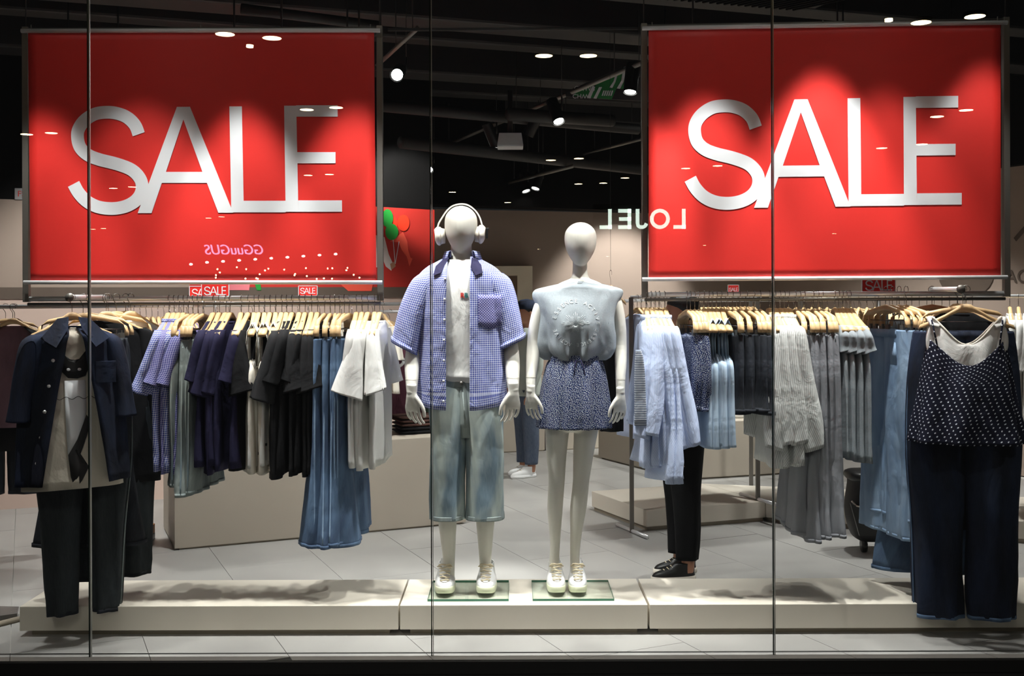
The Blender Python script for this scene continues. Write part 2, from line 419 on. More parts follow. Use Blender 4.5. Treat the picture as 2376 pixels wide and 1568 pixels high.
# ============================================================= STRUCTURE
ANG = math.radians(24.3)
ux = Vector((math.cos(ANG), math.sin(ANG), 0)); uy = Vector((-math.sin(ANG), math.cos(ANG), 0))
g = G(); g.box((0, 9.2, -.06), (13, 8.8, .1)); floor = struct(g.mk('floor', M['grout']))
TW, TL = .571, 1.142
tile_me = None
cx_ = 1.08
ft = G(); ft.box((0, 0, -.005), (TW-.003, TL-.003, .014))
cnt = 0
for i in range(-9, 12):
    for j in range(0, 14):
        c = ux*(cx_+(i+.5)*TW)+uy*(j*TL+(.5 if i % 2 else 0)*TL+1.4)
        # only what the window shows
        if c.y < 4.3 or c.y > 12.2 or abs(c.x) > c.y*.50+.35: continue
        if c.y < 5.65:
            q = [c+ux*(sx*(TW-.003)/2)+uy*(sy*(TL-.003)/2) for sx, sy in ((-1, -1), (1, -1), (1, 1), (-1, 1))]; out = []
            for k in range(4):
                a, b = q[k], q[(k+1) % 4]
                if a.y >= 4.8: out.append(a)
                if (a.y >= 4.8) != (b.y >= 4.8): out.append(a.lerp(b, (4.8-a.y)/(b.y-a.y)))
            if len(out) > 2:
                gg = G(); gg.prism([(v.x, v.y, -.012) for v in out], (0, 0, .014)); gg.mk('tile', M['floor'], floor)
            continue
        if tile_me is None:
            o = ft.mk('tile', M['floor'], floor); tile_me = o
        else:
            o = tile_me.copy(); COL.objects.link(o); o.parent = floor
        o.location = (c.x, c.y, RN.uniform(-.0006, .0006)); o.rotation_euler = (0, 0, ANG); cnt += 1
# ceiling
g = G(); g.box((0, 9.0, 3.85), (14, 9.2, .1)); struct(g.mk('ceiling', M['black']))
# partition on the left: pale panels below, brown rail, poster zone above
A0 = Vector((-4.9, 7.83, 0)); A1 = Vector((-.70, 9.39, 0)); dv = (A1-A0).normalized(); nv = Vector((-dv.y, dv.x, 0))
def slab(name, a, b, z0, z1, t, m, kind=True, parent=None):
    d = (b-a); L = d.length; g = G(); c = (a+b)/2+Vector((-d.y, d.x, 0)).normalized()*t/2
    g.box((c.x, c.y, (z0+z1)/2), (L, t, z1-z0), math.atan2(d.y, d.x))
    o = g.mk(name, m, parent); 
    if kind: struct(o)
    return o
slab('wall_left', A0, A1, 0, 1.60, .14, M['pink'])
slab('trim_1', A0-nv*.01, A1-nv*.01, 1.60, 1.69, .16, M['brown'])
slab('wall_left_upper', A0, A1, 1.69, 2.36, .14, M['wall'])
slab('trim_2', A0, A1, 2.36, 3.8, .5, M['black'])
B0 = Vector((-.95, 11.25, 0)); B1 = Vector((3.35, 12.55, 0))
slab('wall_back', B0, B1, 0, 2.52, .2, M['wall'])
slab('trim_3', B0-Vector((0, .6, 0)), B1-Vector((0, .1, 0)), 2.52, 3.8, .3, M['black'])
C1 = Vector((5.2, 8.35, 0))
slab('wall_right', B1-Vector((.45, 0, 0)), C1, 0, 2.75, .2, M['wall'])
slab('trim_4', B1-Vector((.5, .2, 0)), C1-Vector((0, .2, 0)), 2.75, 3.8, .3, M['black'])
slab('wall_side_left', Vector((-5.2, 4.9, 0)), Vector((-4.95, 7.8, 0)), 0, 3.8, .1, M['black'])
slab('wall_side_right', Vector((5.5, 8.4, 0)), Vector((5.5, 4.9, 0)), 0, 3.8, .1, M['black'])
slab('wall_mid', Vector((-.75, 9.45, 0)), Vector((-1.0, 11.3, 0)), 0, 3.8, .1, M['wall'])
# window frame: sill, head, jamb joints, glass panes
GY = 4.85
g = G(); g.box((0, GY, -.03), (9.6, .13, .06)); g.box((0, GY-.045, -.014), (9.6, .02, .03)); g.box((0, GY+.04, -.008), (9.6, .016, .024))
struct(g.mk('trim_5', M['blackpl'], bevel=.003))
g = G(); g.box((0, GY-.3, -.12), (9.6, .55, .12)); struct(g.mk('trim_6', M['blackpl']))
g = G(); g.box((0, GY, 3.6), (9.6, .3, .3)); struct(g.mk('trim_7', M['black']))
seams = [V(207, 700, GY).x, V(1001, 700, GY).x, V(1794, 700, GY).x]
edges = [seams[0]-1.535]+seams+[seams[2]+1.535]
for i in range(4):
    a, b = edges[i]+.003, edges[i+1]-.003
    g = G(); g.box(((a+b)/2, GY, 1.725), (b-a, .002, 3.45)); struct(g.mk('window_%d' % (i+1), M['glass']))
for i, x in enumerate(seams):
    g = G(); g.box((x-.0035, GY+.003, 1.725), (.0045, .012, 3.45), m=0); g.box((x+.0035, GY+.003, 1.725), (.003, .012, 3.45), m=1)
    struct(g.mk('trim_%d' % (8+i), [M['joint'], M['jointl']]))
# doorway in the back wall (cream reveal, dark opening)
dY = 11.55
def bar(g, a, b, w_, d, m=0):
    pass
p = V(1234, 619, dY); q = V(1200, 640, dY); zt = p.z; zi = q.z
xl = p.x-1.25
g = G()
g.box(((p.x+q.x)/2, dY-.1, zt/2), (p.x-q.x, .5, zt)); g.box((xl+.08, dY-.1, zt/2), (.16, .5, zt)); g.box(((xl+.16+q.x)/2, dY-.1, (zt+zi)/2), (q.x-xl-.16, .5, zt-zi))
o = struct(g.mk('door_1', M['cream']))
g = G(); g.box(((xl+p.x)/2, dY+.12, zi/2), (p.x-xl-.2, .05, zi)); g.mk('door_panel', M['brown'], o)
# ceiling services: beams, ducts, tracks, lamps
CEIL = []
for i, (d0, z, wd, ht) in enumerate([(6.6, 3.62, .22, .25), (7.5, 3.6, .3, .3), (8.3, 3.62, .2, .22), (9.2, 3.58, .32, .3), (10.2, 3.6, .24, .26), (11.2, 3.58, .3, .3)]):
    c = uy*0+Vector((0, d0, z))
    g = G(); g.box(c, (11, wd, ht), ANG*.75)
    struct(g.mk('trim_%d' % (11+i), M['duct'], bevel=.02))
for k, (a, b, r) in enumerate([(V(930, 330, 8.5), V(1500, 395, 10.5), .05), (V(880, 245, 8.0), V(1480, 300, 9.3), .045), (V(1180, 265, 8.2), V(1420, 280, 8.8), .05), (V(560, 20, 6.2), V(880, 60, 6.6), .03)]):
    g = G(); g.tube([a, b], r, 20); o = g.mk('duct', M['duct'])
    tag(o, ['long round dark air duct crossing under the black ceiling', 'higher round dark air duct behind the front track', 'short round duct stub hanging beside the track lamps', 'thin dark pipe above the left sale banner'][k], 'duct')
# ribbed grille top right of centre
gr0 = empty('ceiling_grille', (.95, 6.3, 3.42))
g = G(); g.box((0, 0, .02), (2.2, .5, .02), ANG*.7); g.mk('frame', M['duct'], gr0)
s0 = None
for i in range(44):
    t = (i-21.5)*.048
    if s0 is None:
        g = G(); g.box((0, 0, 0), (.014, .48, .03)); s0 = g.mk('slat', M['black'], gr0); o = s0
    else: o = s0.copy(); COL.objects.link(o); o.parent = gr0
    o.location = (t*math.cos(ANG*.7), t*math.sin(ANG*.7), -.012); o.rotation_euler = (0, 0, ANG*.7+.5)
tag(gr0, 'black slatted air grille at the top centre of the ceiling', 'grille')
# tracks
tracks = [(V(1500, 141, 6.85), V(1010, 380, 11.0), 'long lighting track running back past the green printed panels'),
          (V(1490, 322, 10.3), V(1285, 388, 12.0), 'short distant lighting track right of centre'),
          (V(968, 66, 6.0), V(876, 152, 6.95), 'lighting track beside the top corner of the left banner'),
          (V(1330, 385, 9.6), V(1180, 440, 11.0), 'faint distant lighting track above the headless woman mannequin')]
for a, b, lb in tracks:
    z = 3.1; a = Vector((a.x, a.y, a.z)); b = Vector((b.x, b.y, a.z))
    r = empty('lighting_track', a); g = G(); g.tube([a, b], .018, 4); g.mk('rail', M['gun'], r, a)
    for t in (.1, .5, .9):
        p_ = a.lerp(b, t); g = G(); g.tube([p_, p_+Vector((0, 0, 3.8-p_.z))], .004, 5); g.mk('suspension_rod', M['duct'], r, a)
    tag(r, lb.replace('headless woman', 'female'), 'track')
def tracklamp(p_, d, lb, glow='lamp', L=.2, r=.045, up=.1, group=None):
    p_ = Vector(p_); d = Vector(d).normalized(); o = empty('track_spotlight', p_)
    g = G(); g.tube([p_-d*L, p_-d*(L*.15), p_], [r, r, r], 16, False); g.tube([p_-d*L*1.02, p_-d*L], [r*.9, r], 16); g.mk('housing', M['blackpl'], o, p_)
    g = G(); g.tube([p_-d*.014, p_-d*.006], r*.82, 16); g.mk('lens', M[glow], o, p_)
    q_ = p_-d*L*.55; g = G(); g.tube([q_+Vector((r*1.1, 0, 0)), q_+Vector((r*1.1, 0, up))], .006, 6); g.mk('bracket', M['blackpl'], o, p_)
    g = G(); g.tube([q_+Vector((r*1.1, 0, up)), Vector((q_.x+r*1.1, q_.y, 3.8))], .003, 5); g.mk('drop_rod', M['duct'], o, p_)
    return tag(o, lb, 'spotlight', group)
tl = [((1462, 215), 7.0, (-.12, -.25, -1), 'black track spotlight hanging in front of the green panels'),
      ((1297, 283), 7.9, (.28, -.55, -1), 'bright round track spotlight left of the green panels'),
      ((1226, 314), 8.7, (-.5, .3, -1), 'tilted track spotlight beside the white ceiling box'),
      ((1150, 339), 9.2, (.4, .2, -1), 'dark track spotlight just left of the white ceiling box'),
      ((921, 174), 6.9, (0, -1, -.35), 'glaring white spotlight beside the left banner'),
      ((995, 395), 10.5, (.05, -.8, -.8), 'small bright spotlight behind the glass seam'),
      ((922, 416), 10.2, (-.5, .2, -1), 'dark pair spotlight leaning right, far above the red poster'),
      ((928, 416), 10.4, (.6, .2, -1), 'dark pair spotlight leaning left, far above the red poster'),
      ((1221, 444), 11.0, (.3, -.3, -1), 'tiny distant spotlight pointing down, left of two'),
      ((1242, 438), 10.9, (-.3, -.3, -1), 'tiny distant spotlight pointing down, right of two')]
for (px, py), Y, d, lb in tl: tracklamp(V(px, py, Y), d, lb)
# white box on ceiling
c = V(1184, 330, 8.4); r = empty('ceiling_unit', c); g = G()
rg = lambda s_, z: [Vector((c.x+x*s_, c.y+y*s_, c.z+z)) for x, y in ((-.1, -.1), (.1, -.1), (.1, .1), (-.1, .1))]
g.loft([rg(.98, -.045), rg(1, -.035), rg(.86, .06)], True, True, True); g.sm = [False]*len(g.f); g.mk('housing', mat('ceiling_box_white', (190, 196, 200), .5), r, c)
g = G(); g.tube([c+Vector((0, 0, .05)), c+Vector((0, 0, .4))], .02, 8); g.mk('drop_rod', M['duct'], r, c); tag(r, 'white box unit hung from the ceiling between the two spotlights', 'ceiling unit')
# green printed panels by the track
gp = V(1400, 190, 7.9); r = empty('ceiling_display', gp)
def gq(pts, m, name, off=0):
    g = G(); g.prism([V(x, y, 7.9-off) for x, y in pts], (0, .012 if not off else .002, 0)); return g.mk(name, m, r, gp)
gq([(1312, 213), (1458, 149), (1530, 149), (1530, 237), (1313, 224)], M['duct'], 'backing_board')
gq([(1388, 186), (1456, 153), (1469, 152), (1452, 207), (1380, 202)], M['green'], 'printed_band', .004)
gq([(1330, 222), (1345, 202), (1431, 204), (1419, 231)], M['green'], 'printed_band', .004)
g = G()
for pts in ([(1430, 165), (1437, 162), (1428, 190), (1421, 204), (1414, 203), (1424, 188)], [(1447, 156), (1454, 153), (1447, 190), (1439, 206), (1431, 205), (1441, 188)],
            [(1374, 201), (1381, 202), (1370, 228), (1362, 226)], [(1390, 202), (1397, 202), (1384, 229), (1377, 228)]):
    g.prism([V(x, y, 7.888) for x, y in pts], (0, .002, 0))
add_text(g, 'CHWS', .038, lambda v: V(1356, 211, 7.887)+Vector((v.x, v.z, v.y)))
add_text(g, 'CHWS', .034, lambda v: V(1350, 218, 7.887)+Vector((v.x, v.z, -v.y)))  # flipped copy paints the reflection of the lettering
add_text(g, 'GRCB', .04, lambda v: V(1456, 182, 7.886)+Vector((v.y+v.x*.25, v.z, v.x)))
for k in range(5):
    x0 = 1400+k*5
    g.prism([V(x0, 210, 7.886), V(x0+3, 210, 7.886), V(x0-1, 222, 7.886), V(x0-4, 222, 7.886)], (0, .002, 0))
g.mk('lettering', M['white'], r, gp)
tag(r, 'grey hanging panel with green and white stripes, letters and their painted mirror image', 'panel')

# ============================================================= PLINTHS
def plinth(pts_l, pts_r, lb, x_over=.03):
    y0, y1 = 5.14, 5.61; zt = .146
    a, b = pts_l, pts_r; c = Vector(((a+b)/2, (y0+y1)/2, 0)); r = empty('display_plinth', c)
    g = G(); g.box((c.x, c.y, .088), (b-a, y1-y0, .116)); g.mk('top_box', M['plinth'], r, c, bevel=.003)
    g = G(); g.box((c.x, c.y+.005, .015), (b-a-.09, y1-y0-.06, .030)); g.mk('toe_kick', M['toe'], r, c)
    return tag(r, lb, 'plinth')
xa = V(45, 1440, 5.14).x; xb = V(926, 1408, 5.14).x; xc = V(1505, 1408, 5.14).x
plinth(xa, xb-.004, 'long cream plinth under the left garment rail')
plinth(xb+.004, xc-.005, 'cream plinth in the middle carrying both mannequins')
plinth(xc+.005, xc+2.1, 'long cream plinth under the right garment rail')
def lowblock(pts, z0, z1, m, name, lb, cat, toe=None):
    c = sum(pts, Vector((0, 0, 0)))/len(pts); c.z = 0; r = empty(name, c); g = G()
    zb = z0+(toe or 0)
    g.prism([Vector((p.x, p.y, zb)) for p in pts], (0, 0, z1-zb)); g.mk('body', m, r, c, bevel=.004)
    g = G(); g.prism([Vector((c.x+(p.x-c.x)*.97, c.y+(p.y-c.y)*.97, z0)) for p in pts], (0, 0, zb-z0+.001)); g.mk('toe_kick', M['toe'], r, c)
    return tag(r, lb, cat)
# big block at left, rotated with the shop grid
P0 = Vector((-2.15, 6.87, 0)); d1 = Vector((math.cos(.405), math.sin(.405), 0)); d2 = Vector((-d1.y, d1.x, 0))
bigblock = lowblock([P0, P0+d1*1.98, P0+d1*1.98+d2*.72, P0+d2*.72], 0, .63, M['counter'], 'display_block', 'large greige display block behind the left garment rail', 'display block', .012)
# low angled platform at right
Q0 = FL(1500, 1233); e1 = Vector((.945, .327, 0)); e2 = Vector((-.40, .915, 0)); e3 = Vector((.905, -.425, 0))
Q1 = Q0+e1*.94
lowblock([Q0, Q1-e1*.002, Q1+e2*.8, Q0+e2*.8], 0, .145, M['plinth'], 'low_platform', 'low cream platform with an angled corner beside the shopper in black', 'platform', .03)
lowblock([Q1+e1*.002, Q1+e3*2.0, Q1+e3*2.0+Vector((.4, .9, 0)), Q1+e2*.8+e1*.002], 0, .145, M['plinth'], 'low_platform', 'low cream platform continuing right behind the grey trousers', 'platform', .03)
lowblock([Vector((1.5, 9.4, 0)), Vector((2.9, 9.85, 0)), Vector((2.6, 10.7, 0)), Vector((.85, 10.7, 0))], 0, .5, M['counter'], 'display_block', 'beige display block behind the right rail with folded clothes on it', 'display block', .015)
lowblock([Vector((-.55, 10.95, 0)), Vector((.335, 11.2, 0)), Vector((.3, 11.5, 0)), Vector((-.62, 11.25, 0))], 0, .78, M['counter'], 'lower_wall_panel', 'beige box standing in for lit lower wall panels behind the woman shopper', 'cabinet', .01)  # lower wall panels, next line too; the beige carries the light on them
lowblock([Vector((.345, 11.2, 0)), Vector((1.6, 11.58, 0)), Vector((1.55, 11.8, 0)), Vector((.32, 11.5, 0))], 0, .78, M['counter'], 'lower_wall_panel', 'beige box standing in for lit lower wall panels behind the woman mannequin legs', 'cabinet', .01)
c = FL(331, 1265); r = empty('wooden_base', c); g = G(); g.box((c.x-.03, c.y+.08, .075), (.12, .2, .06), .1); g.mk('top', M['woodbrown'], r, c, bevel=.003)
g = G(); g.box((c.x-.03, c.y+.08, .022), (.12, .2, .044), .1); g.mk('base', M['blackpl'], r, c); tag(r, 'small oak and black block on the floor left of the big display block', 'block')
c = FL(0, 1440); r = empty('floor_slab', c); g = G(); g.prism([FL(-120, 1455, .02), FL(40, 1432, .02), FL(44, 1416, .02), FL(-120, 1412, .02)], (0, 0, .02)); g.mk('slab', mat('grey_mirror_slab', (96, 94, 92), .2), r, c)
g = G(); g.tube([FL(-120, 1478, .012), FL(46, 1436, .012)], .016, 6); g.mk('edge_strip', M['toe'], r, c); tag(r, 'grey floor slab with a beige edge at the lower left corner', 'slab')

# ============================================================= HANGERS
def hanger_hook(g, s=1):
    P = []
    for i in range(13):
        a = math.radians(-35+i*(235)/12); P.append((math.cos(a)*.0168, 0, math.sin(a)*.0168))
    P += [(-.013, 0, -.018), (-.004, 0, -.03), (0, 0, -.042), (0, 0, -.082)]
    g.tube(P, .0017, 6)
def hbody(g, path, hw, hh):
    rings = []
    for (x, z, w_, h_, tx) in path:
        rings.append([Vector((x+math.sin(tx)*(-sz*h_), sy*w_, z+math.cos(tx)*sz*h_)) for sy, sz in ((-1, -1), (0, -1.15), (1, -1), (1.1, 0), (1, 1), (0, 1.15), (-1, 1), (-1.1, 0))])
    g.loft(rings, True, True, True)
SEAM = {'mid_blue_denim': Fb['skydenim'], 'grey_green_washed_denim': Fb['lightdenim'], 'pale_blue_denim': Fb['lightdenim'], 'charcoal_green_denim': Fb['greydenim'], 'dark_indigo_denim': Fb['bluedenim']}
HEM = {'dark_indigo_denim': Fb['bluedenim'], 'charcoal_green_denim': Fb['blackdenim']}
def make_hanger(kind):
    g = G()
    if kind == 'shirt':
        half = [(0, -.086, .009, .015, 0), (.025, -.089, .010, .016, .25), (.06, -.108, .011, .015, .55), (.10, -.132, .012, .014, .5), (.15, -.156, .013, .012, .42), (.205, -.176, .014, .010, .38)]
    else:
        half = [(0, -.090, .007, .014, 0), (.04, -.094, .008, .012, .15), (.11, -.106, .008, .010, .15), (.16, -.116, .010, .010, .35), (.188, -.134, .012, .010, .95), (.196, -.165, .012, .009, 1.4), (.197, -.185, .012, .008, 1.5)]
    path = [(-x, z, w_, h_, -t) for x, z, w_, h_, t in reversed(half[1:])]+half
    hbody(g, path, 0, 0)
    o = g.mk('clothes_hanger' if kind == 'shirt' else 'trouser_hanger', M['wood'])
    g = G(); hanger_hook(g); reg(o, g.mk('hook', M['wire'], o))
    if kind != 'shirt':
        for sgn in (-1, 1):
            g = G(); g.box((sgn*.15, 0, -.192), (.03, .012, .035)); g.box((sgn*.15, 0, -.17), (.004, .004, .03)); reg(o, g.mk('clip', M['gun'], o))
        g = G(); g.tube([(-.18, 0, -.155), (.18, 0, -.155)], .002, 6); reg(o, g.mk('crossbar', M['wire'], o))
    return o
# ============================================================= HANGING GARMENTS (local: rail centre at origin, wide axis x)
def top_body(g, L, hw=.215, bw=.24, b=.028, fold=.012, k=5, seed=1, open_=None, neck=.092, m=0, n=44, z0=-.118):
    prof = [(z0, neck, .02), (z0-.016, neck+.03, .024), (z0-.036, .165, b*.9), (z0-.064, hw-.01, b), (z0-.09, hw, b), (z0-.16, hw*.98, b), (z0-L*.35, bw*.96, b*1.05), (z0-L*.7, bw, b*1.1), (z0-L, bw*1.02, b*1.2)]
    pr = catmull(prof, 4); fo = folds(fold, k, seed, z0-.1, z0-L, .002); rings = []
    for z, a, bb in pr:
        if open_: rings.append(ring(0, 0, z, a, bb, n, 1, fo, -PI/2+open_(z), 1.5*PI-open_(z)))
        else: rings.append(ring(0, 0, z, a, bb, n, 1, fo))
    g.loft(rings, not open_, m=m)
def sleeve(g, side, L, b0, b1, out, seed, x0=.19, z0=-.185, a0=.05, a1=.03, sway=0, m=0, cuffz=None, end=1.0):
    pts = [(x0-.035, 0, z0+.03, a0*.7, b0*.8), (x0, 0, z0-.01, a0*.9, b0), (x0+out*.45, sway*.35, z0-L*.4, (a0+a1)/2, (b0*.6+b1*.4)), (x0+out*.8, sway*.75, z0-L*.75, a1, b1*.9), (x0+out, sway, z0-L, a1*end, b1*end)]
    fo = folds(.007, 3, seed, z0, z0-L, .001); rings = []
    C_ = catmull(pts, 5)
    for i, (x, y, z, a, b) in enumerate(C_):
        r_ = ring(0, y, z, a, b, 26, 1, fo, tilty=(.35*(1 if sway >= 0 else -1))*(i/len(C_))**2 if sway else 0); rings.append([Vector((side*(v.x+x), v.y, v.z)) for v in r_])
    g.loft(rings, True, m=m)
    return rings
def leg(g, side, hw, zt, rise, zbot, a1, b, b1, seed, fold=.008, k=5, m=0):
    h = zt-rise; q = zbot-h
    cb = max(hw*.5, a1*1.12)
    pts = [(zt, hw*.44, hw*.50, b), (zt-rise*.3, hw*.47, hw*.53, b*1.04), (h+rise*.15, hw*.52, hw*.54, b*1.1), (h+q*.25, hw*.53+.1*(cb-hw*.53), hw*.54, b*1.12), (h+q*.6, (hw*.52+cb)/2, (hw*.50+a1)/2, (b*1.1+b1)/2), (zbot, cb, a1, b1)]
    fo = folds(fold, k, seed, zt, zbot, .003); rings = []
    for z, cx, a, bb in catmull(pts, 8): rings.append(ring(side*cx, 0, z, a, bb, 34, .92, fo))
    g.loft(rings, True, m=m); return rings[-1]
def hemband(r_, h=.02, s=1.03):
    c = sum(r_, Vector((0, 0, 0)))/len(r_); g = G()
    up = [Vector((c.x+(v.x-c.x)*s, c.y+(v.y-c.y)*s, v.z+h)) for v in r_]; dn = [Vector((c.x+(v.x-c.x)*s, c.y+(v.y-c.y)*s, v.z-.002)) for v in r_]
    g.loft([up, dn]); return g
def make_top(name, fab, L, sl=None, seed=1, b=.028, fold=.012, hw=.215, bw=.24, buttons=False, tagp=False, collar=False, wide=.06, out=.06, cuff=False, sway=0):
    g = G(); top_body(g, L, hw, bw, b, fold, 5, seed); SR = []
    if sl:
        for sd in (1, -1): SR.append(sleeve(g, sd, sl, b*1.05, wide, out, seed+sd, x0=hw-.03, sway=sway, end=.72 if cuff else 1.0))
    o = g.mk(name, fab, solid=.003)
    for rs in SR:
        g = G(); k = 2 if cuff else 1; q = []
        for r_ in rs[-1-k:]:
            c = sum(r_, Vector((0, 0, 0)))/len(r_); q.append([c+(v-c)*1.004 for v in r_])
        g.loft(q); reg(o, g.mk('cuff' if cuff else 'sleeve_hem', fab, o, solid=.002))
    if collar:
        g = G(); rr = []
        for q, dz in ((1, -.02), (1.02, .010), (1.07, .008), (1.12, -.014)):
            rr.append([Vector((v.x*q, v.y*(q*1.3-.3), -.112+dz)) for v in ring(0, 0, 0, .085, .024, 24)])
        g.loft(rr); reg(o, g.mk('collar', fab, o, solid=.002))
    else:
        g = G(); g.loft([ring(0, 0, -.115, .088, .0195, 24), ring(0, 0, -.128, .104, .0225, 24)]); reg(o, g.mk('neck_rib', fab, o, solid=.004))
    if buttons:
        for i in range(6):
            g = G(); g.tube([(0.005, -b-.008, -.2-i*.09), (0.005, -b-.012, -.2-i*.09)], .006, 8); reg(o, g.mk('button', M['button'], o))
    if tagp:
        g = G(); g.box((.215, .0, -.06-L), (.012, .02, .075)); g.box((.215, .0, -.025-L), (.02, .03, .012)); reg(o, g.mk('security_tag', M['blackpl'], o))
    return o
def make_tank(name, fab, L, seed=1, b=.022, tagp=False, drop=.0):
    g = G(); z0 = -.30-drop
    prof = [(z0+.0, .12, b*.8), (z0-.05, .19, b), (z0-.2, .2, b), (z0-L*.5, .21, b*1.1), (z0-(L-.2), .215, b*1.2)]
    fo = folds(.012, 5, seed, z0, z0-L, .003); g.loft([ring(0, 0, z, a*1.13, bb, 48, 1, fo) for z, a, bb in catmull(prof, 6)])
    for sx in (-1, 1):
        for fy in (-1, 1):
            P = [(sx*.125, 0, -.118), (sx*.122, fy*b*.7, -.16), (sx*.118, fy*b*.9, -.22), (sx*.125, fy*b*.9, z0-.03)]
            rg = [[Vector((x-.026*(1+.3*i), y, z)), Vector((x, y*1.15, z)), Vector((x+.026*(1+.45*i), y, z-.004)), Vector((x, y*.9, z))] for i, (x, y, z) in enumerate(P)]
            g.loft(rg)
    o = g.mk(name, fab, solid=.003)
    g = G(); g.loft([ring(0, 0, z0-(L-.2)+.02, .217, b*1.22, 30), ring(0, 0, z0-(L-.2)-.001, .219, b*1.24, 30)]); reg(o, g.mk('hem_band', fab, o, solid=.003))
    if tagp:
        g = G(); g.box((.20, .0, z0-L+.26), (.012, .02, .075)); g.box((.20, .0, z0-L+.3), (.02, .03, .012)); reg(o, g.mk('security_tag', M['blackpl'], o))
    return o
def make_bottoms(name, fab, L, seed=1, b=.022, b1=.04, hw=.215, a1=.1, fold=.01, skirt=False, rise=.26, band='waistband', straight=None, a0=None):
    g = G(); zt = -.20
    fo = folds(fold*.6, 9, seed, zt, zt-.3, .003)
    if skirt:
        prof = [(zt, hw*.9, b), (zt-.1, hw, b*1.1), (zt-L*.6, hw*1.05, (b+b1)/2), (zt-L, a1*2.2, b1)]; fo2 = folds(fold, 7, seed, zt, zt-L, .003)
        rr = [ring(0, 0, z, a, bb, 44, 1, fo2) for z, a, bb in catmull(prof, 7)]; g.loft(rr); hems = [rr[-1]]
    else:
        hems = [leg(g, sx, hw, zt, rise, zt-L, a1, b, b1, seed+sx, fold) for sx in (1, -1)]
    o = g.mk(name, fab, solid=.003)
    g = G(); g.loft([ring(0, 0, zt+.002, hw*.925, b*1.15, 36), ring(0, 0, zt-.035, hw*.955, b*1.2, 36)]); reg(o, g.mk('waistband', fab, o, solid=.004))
    for h in hems: reg(o, hemband(h, .016, 1.015).mk('hem', HEM.get(fab.name, fab), o, solid=.002))
    if 'denim' in fab.name:
        for sx in (-1, 1):
            g = G(); g.loft([ring(sx*.0, 0, zt-.06, hw*.97, b*1.13, 20, 1, None, PI*(1.5)+sx*.7-.35, PI*1.5+sx*.7+.35), ring(0, 0, zt-.17, hw*1.02, b*1.22, 20, 1, None, PI*1.5+sx*.7-.3, PI*1.5+sx*.7+.3)], False); reg(o, g.mk('pocket', fab, o, solid=.003))
        # outer side seam ridge facing the end of the rail
        if not skirt:
            for sx in (-1, 1):
                g = G(); cb = max(hw*.5, a1*1.12); g.tube(catmull([(sx*hw*.95, 0, zt-.03), (sx*hw*1.05, 0, zt-rise*.85), (sx*(hw*.53+.1*(cb-hw*.53)+hw*.54+.002), 0, zt-rise-(L-rise)*.25), (sx*((hw*.52+cb)/2+(hw*.50+a1)/2+.002), 0, zt-rise-(L-rise)*.6), (sx*(cb+a1+.002), 0, zt-L+.01)], 4), .004, 6); reg(o, g.mk('side_seam', SEAM.get(fab.name, fab), o))
    return o

# clothes rail frames carrying rail + banner
def sqtube(g, a, b, r): g.tube([a, b], r, 4)
def rail_frame(lb, L, Rr, Yl, Yr, zb, yt, side):
    a = V(L, 690, Yl); b = V(Rr, 690, Yr); a.z = b.z = zb; zt = V(L, yt, Yl).z
    r = empty('hanging_rail_frame', a)
    for p_ in (a, b):
        g = G(); g.box((p_.x, p_.y, (zb+zt)/2), (.03, .03, zt-zb+.03)); g.mk('upright', M['gun'], r, a, bevel=.002)
        g = G(); g.tube([Vector((p_.x, p_.y, zt)), Vector((p_.x, p_.y, 3.8))], .003, 6); g.mk('suspension_wire', M['duct'], r, a)
    g = G(); g.tube([a, b], .0125, 16); g.mk('hanging_rail', M['chrome'], r, a)
    g = G(); g.tube([a+Vector((0, .012, -.026)), b+Vector((0, .012, -.026))], .008, 8); g.mk('lower_bar', M['gun'], r, a)
    g = G(); g.tube([Vector((a.x, a.y, zt)), Vector((b.x, b.y, zt))], .012, 12); g.mk('top_bar', M['gun'], r, a)
    tag(r, lb, 'rail frame'); return a, b
ZR = 1.607
la, lb_ = rail_frame('steel rail frame hung from the ceiling behind the left sale banner', 62, 883, 5.42, 5.42, ZR, 70, 0)
ra, rb = rail_frame('steel rail frame hung from the ceiling behind the right sale banner', 1496, 2335, 5.44, 5.34, ZR+.012, 62, 1)
# dim bar between the frames
a = V(900, 69, 5.44); b = V(1480, 66, 5.44); g = G(); g.tube([a, b], .008, 8); tag(g.mk('ceiling_bar', M['duct'], org=a), 'thin dark bar spanning between the two banners', 'bar')

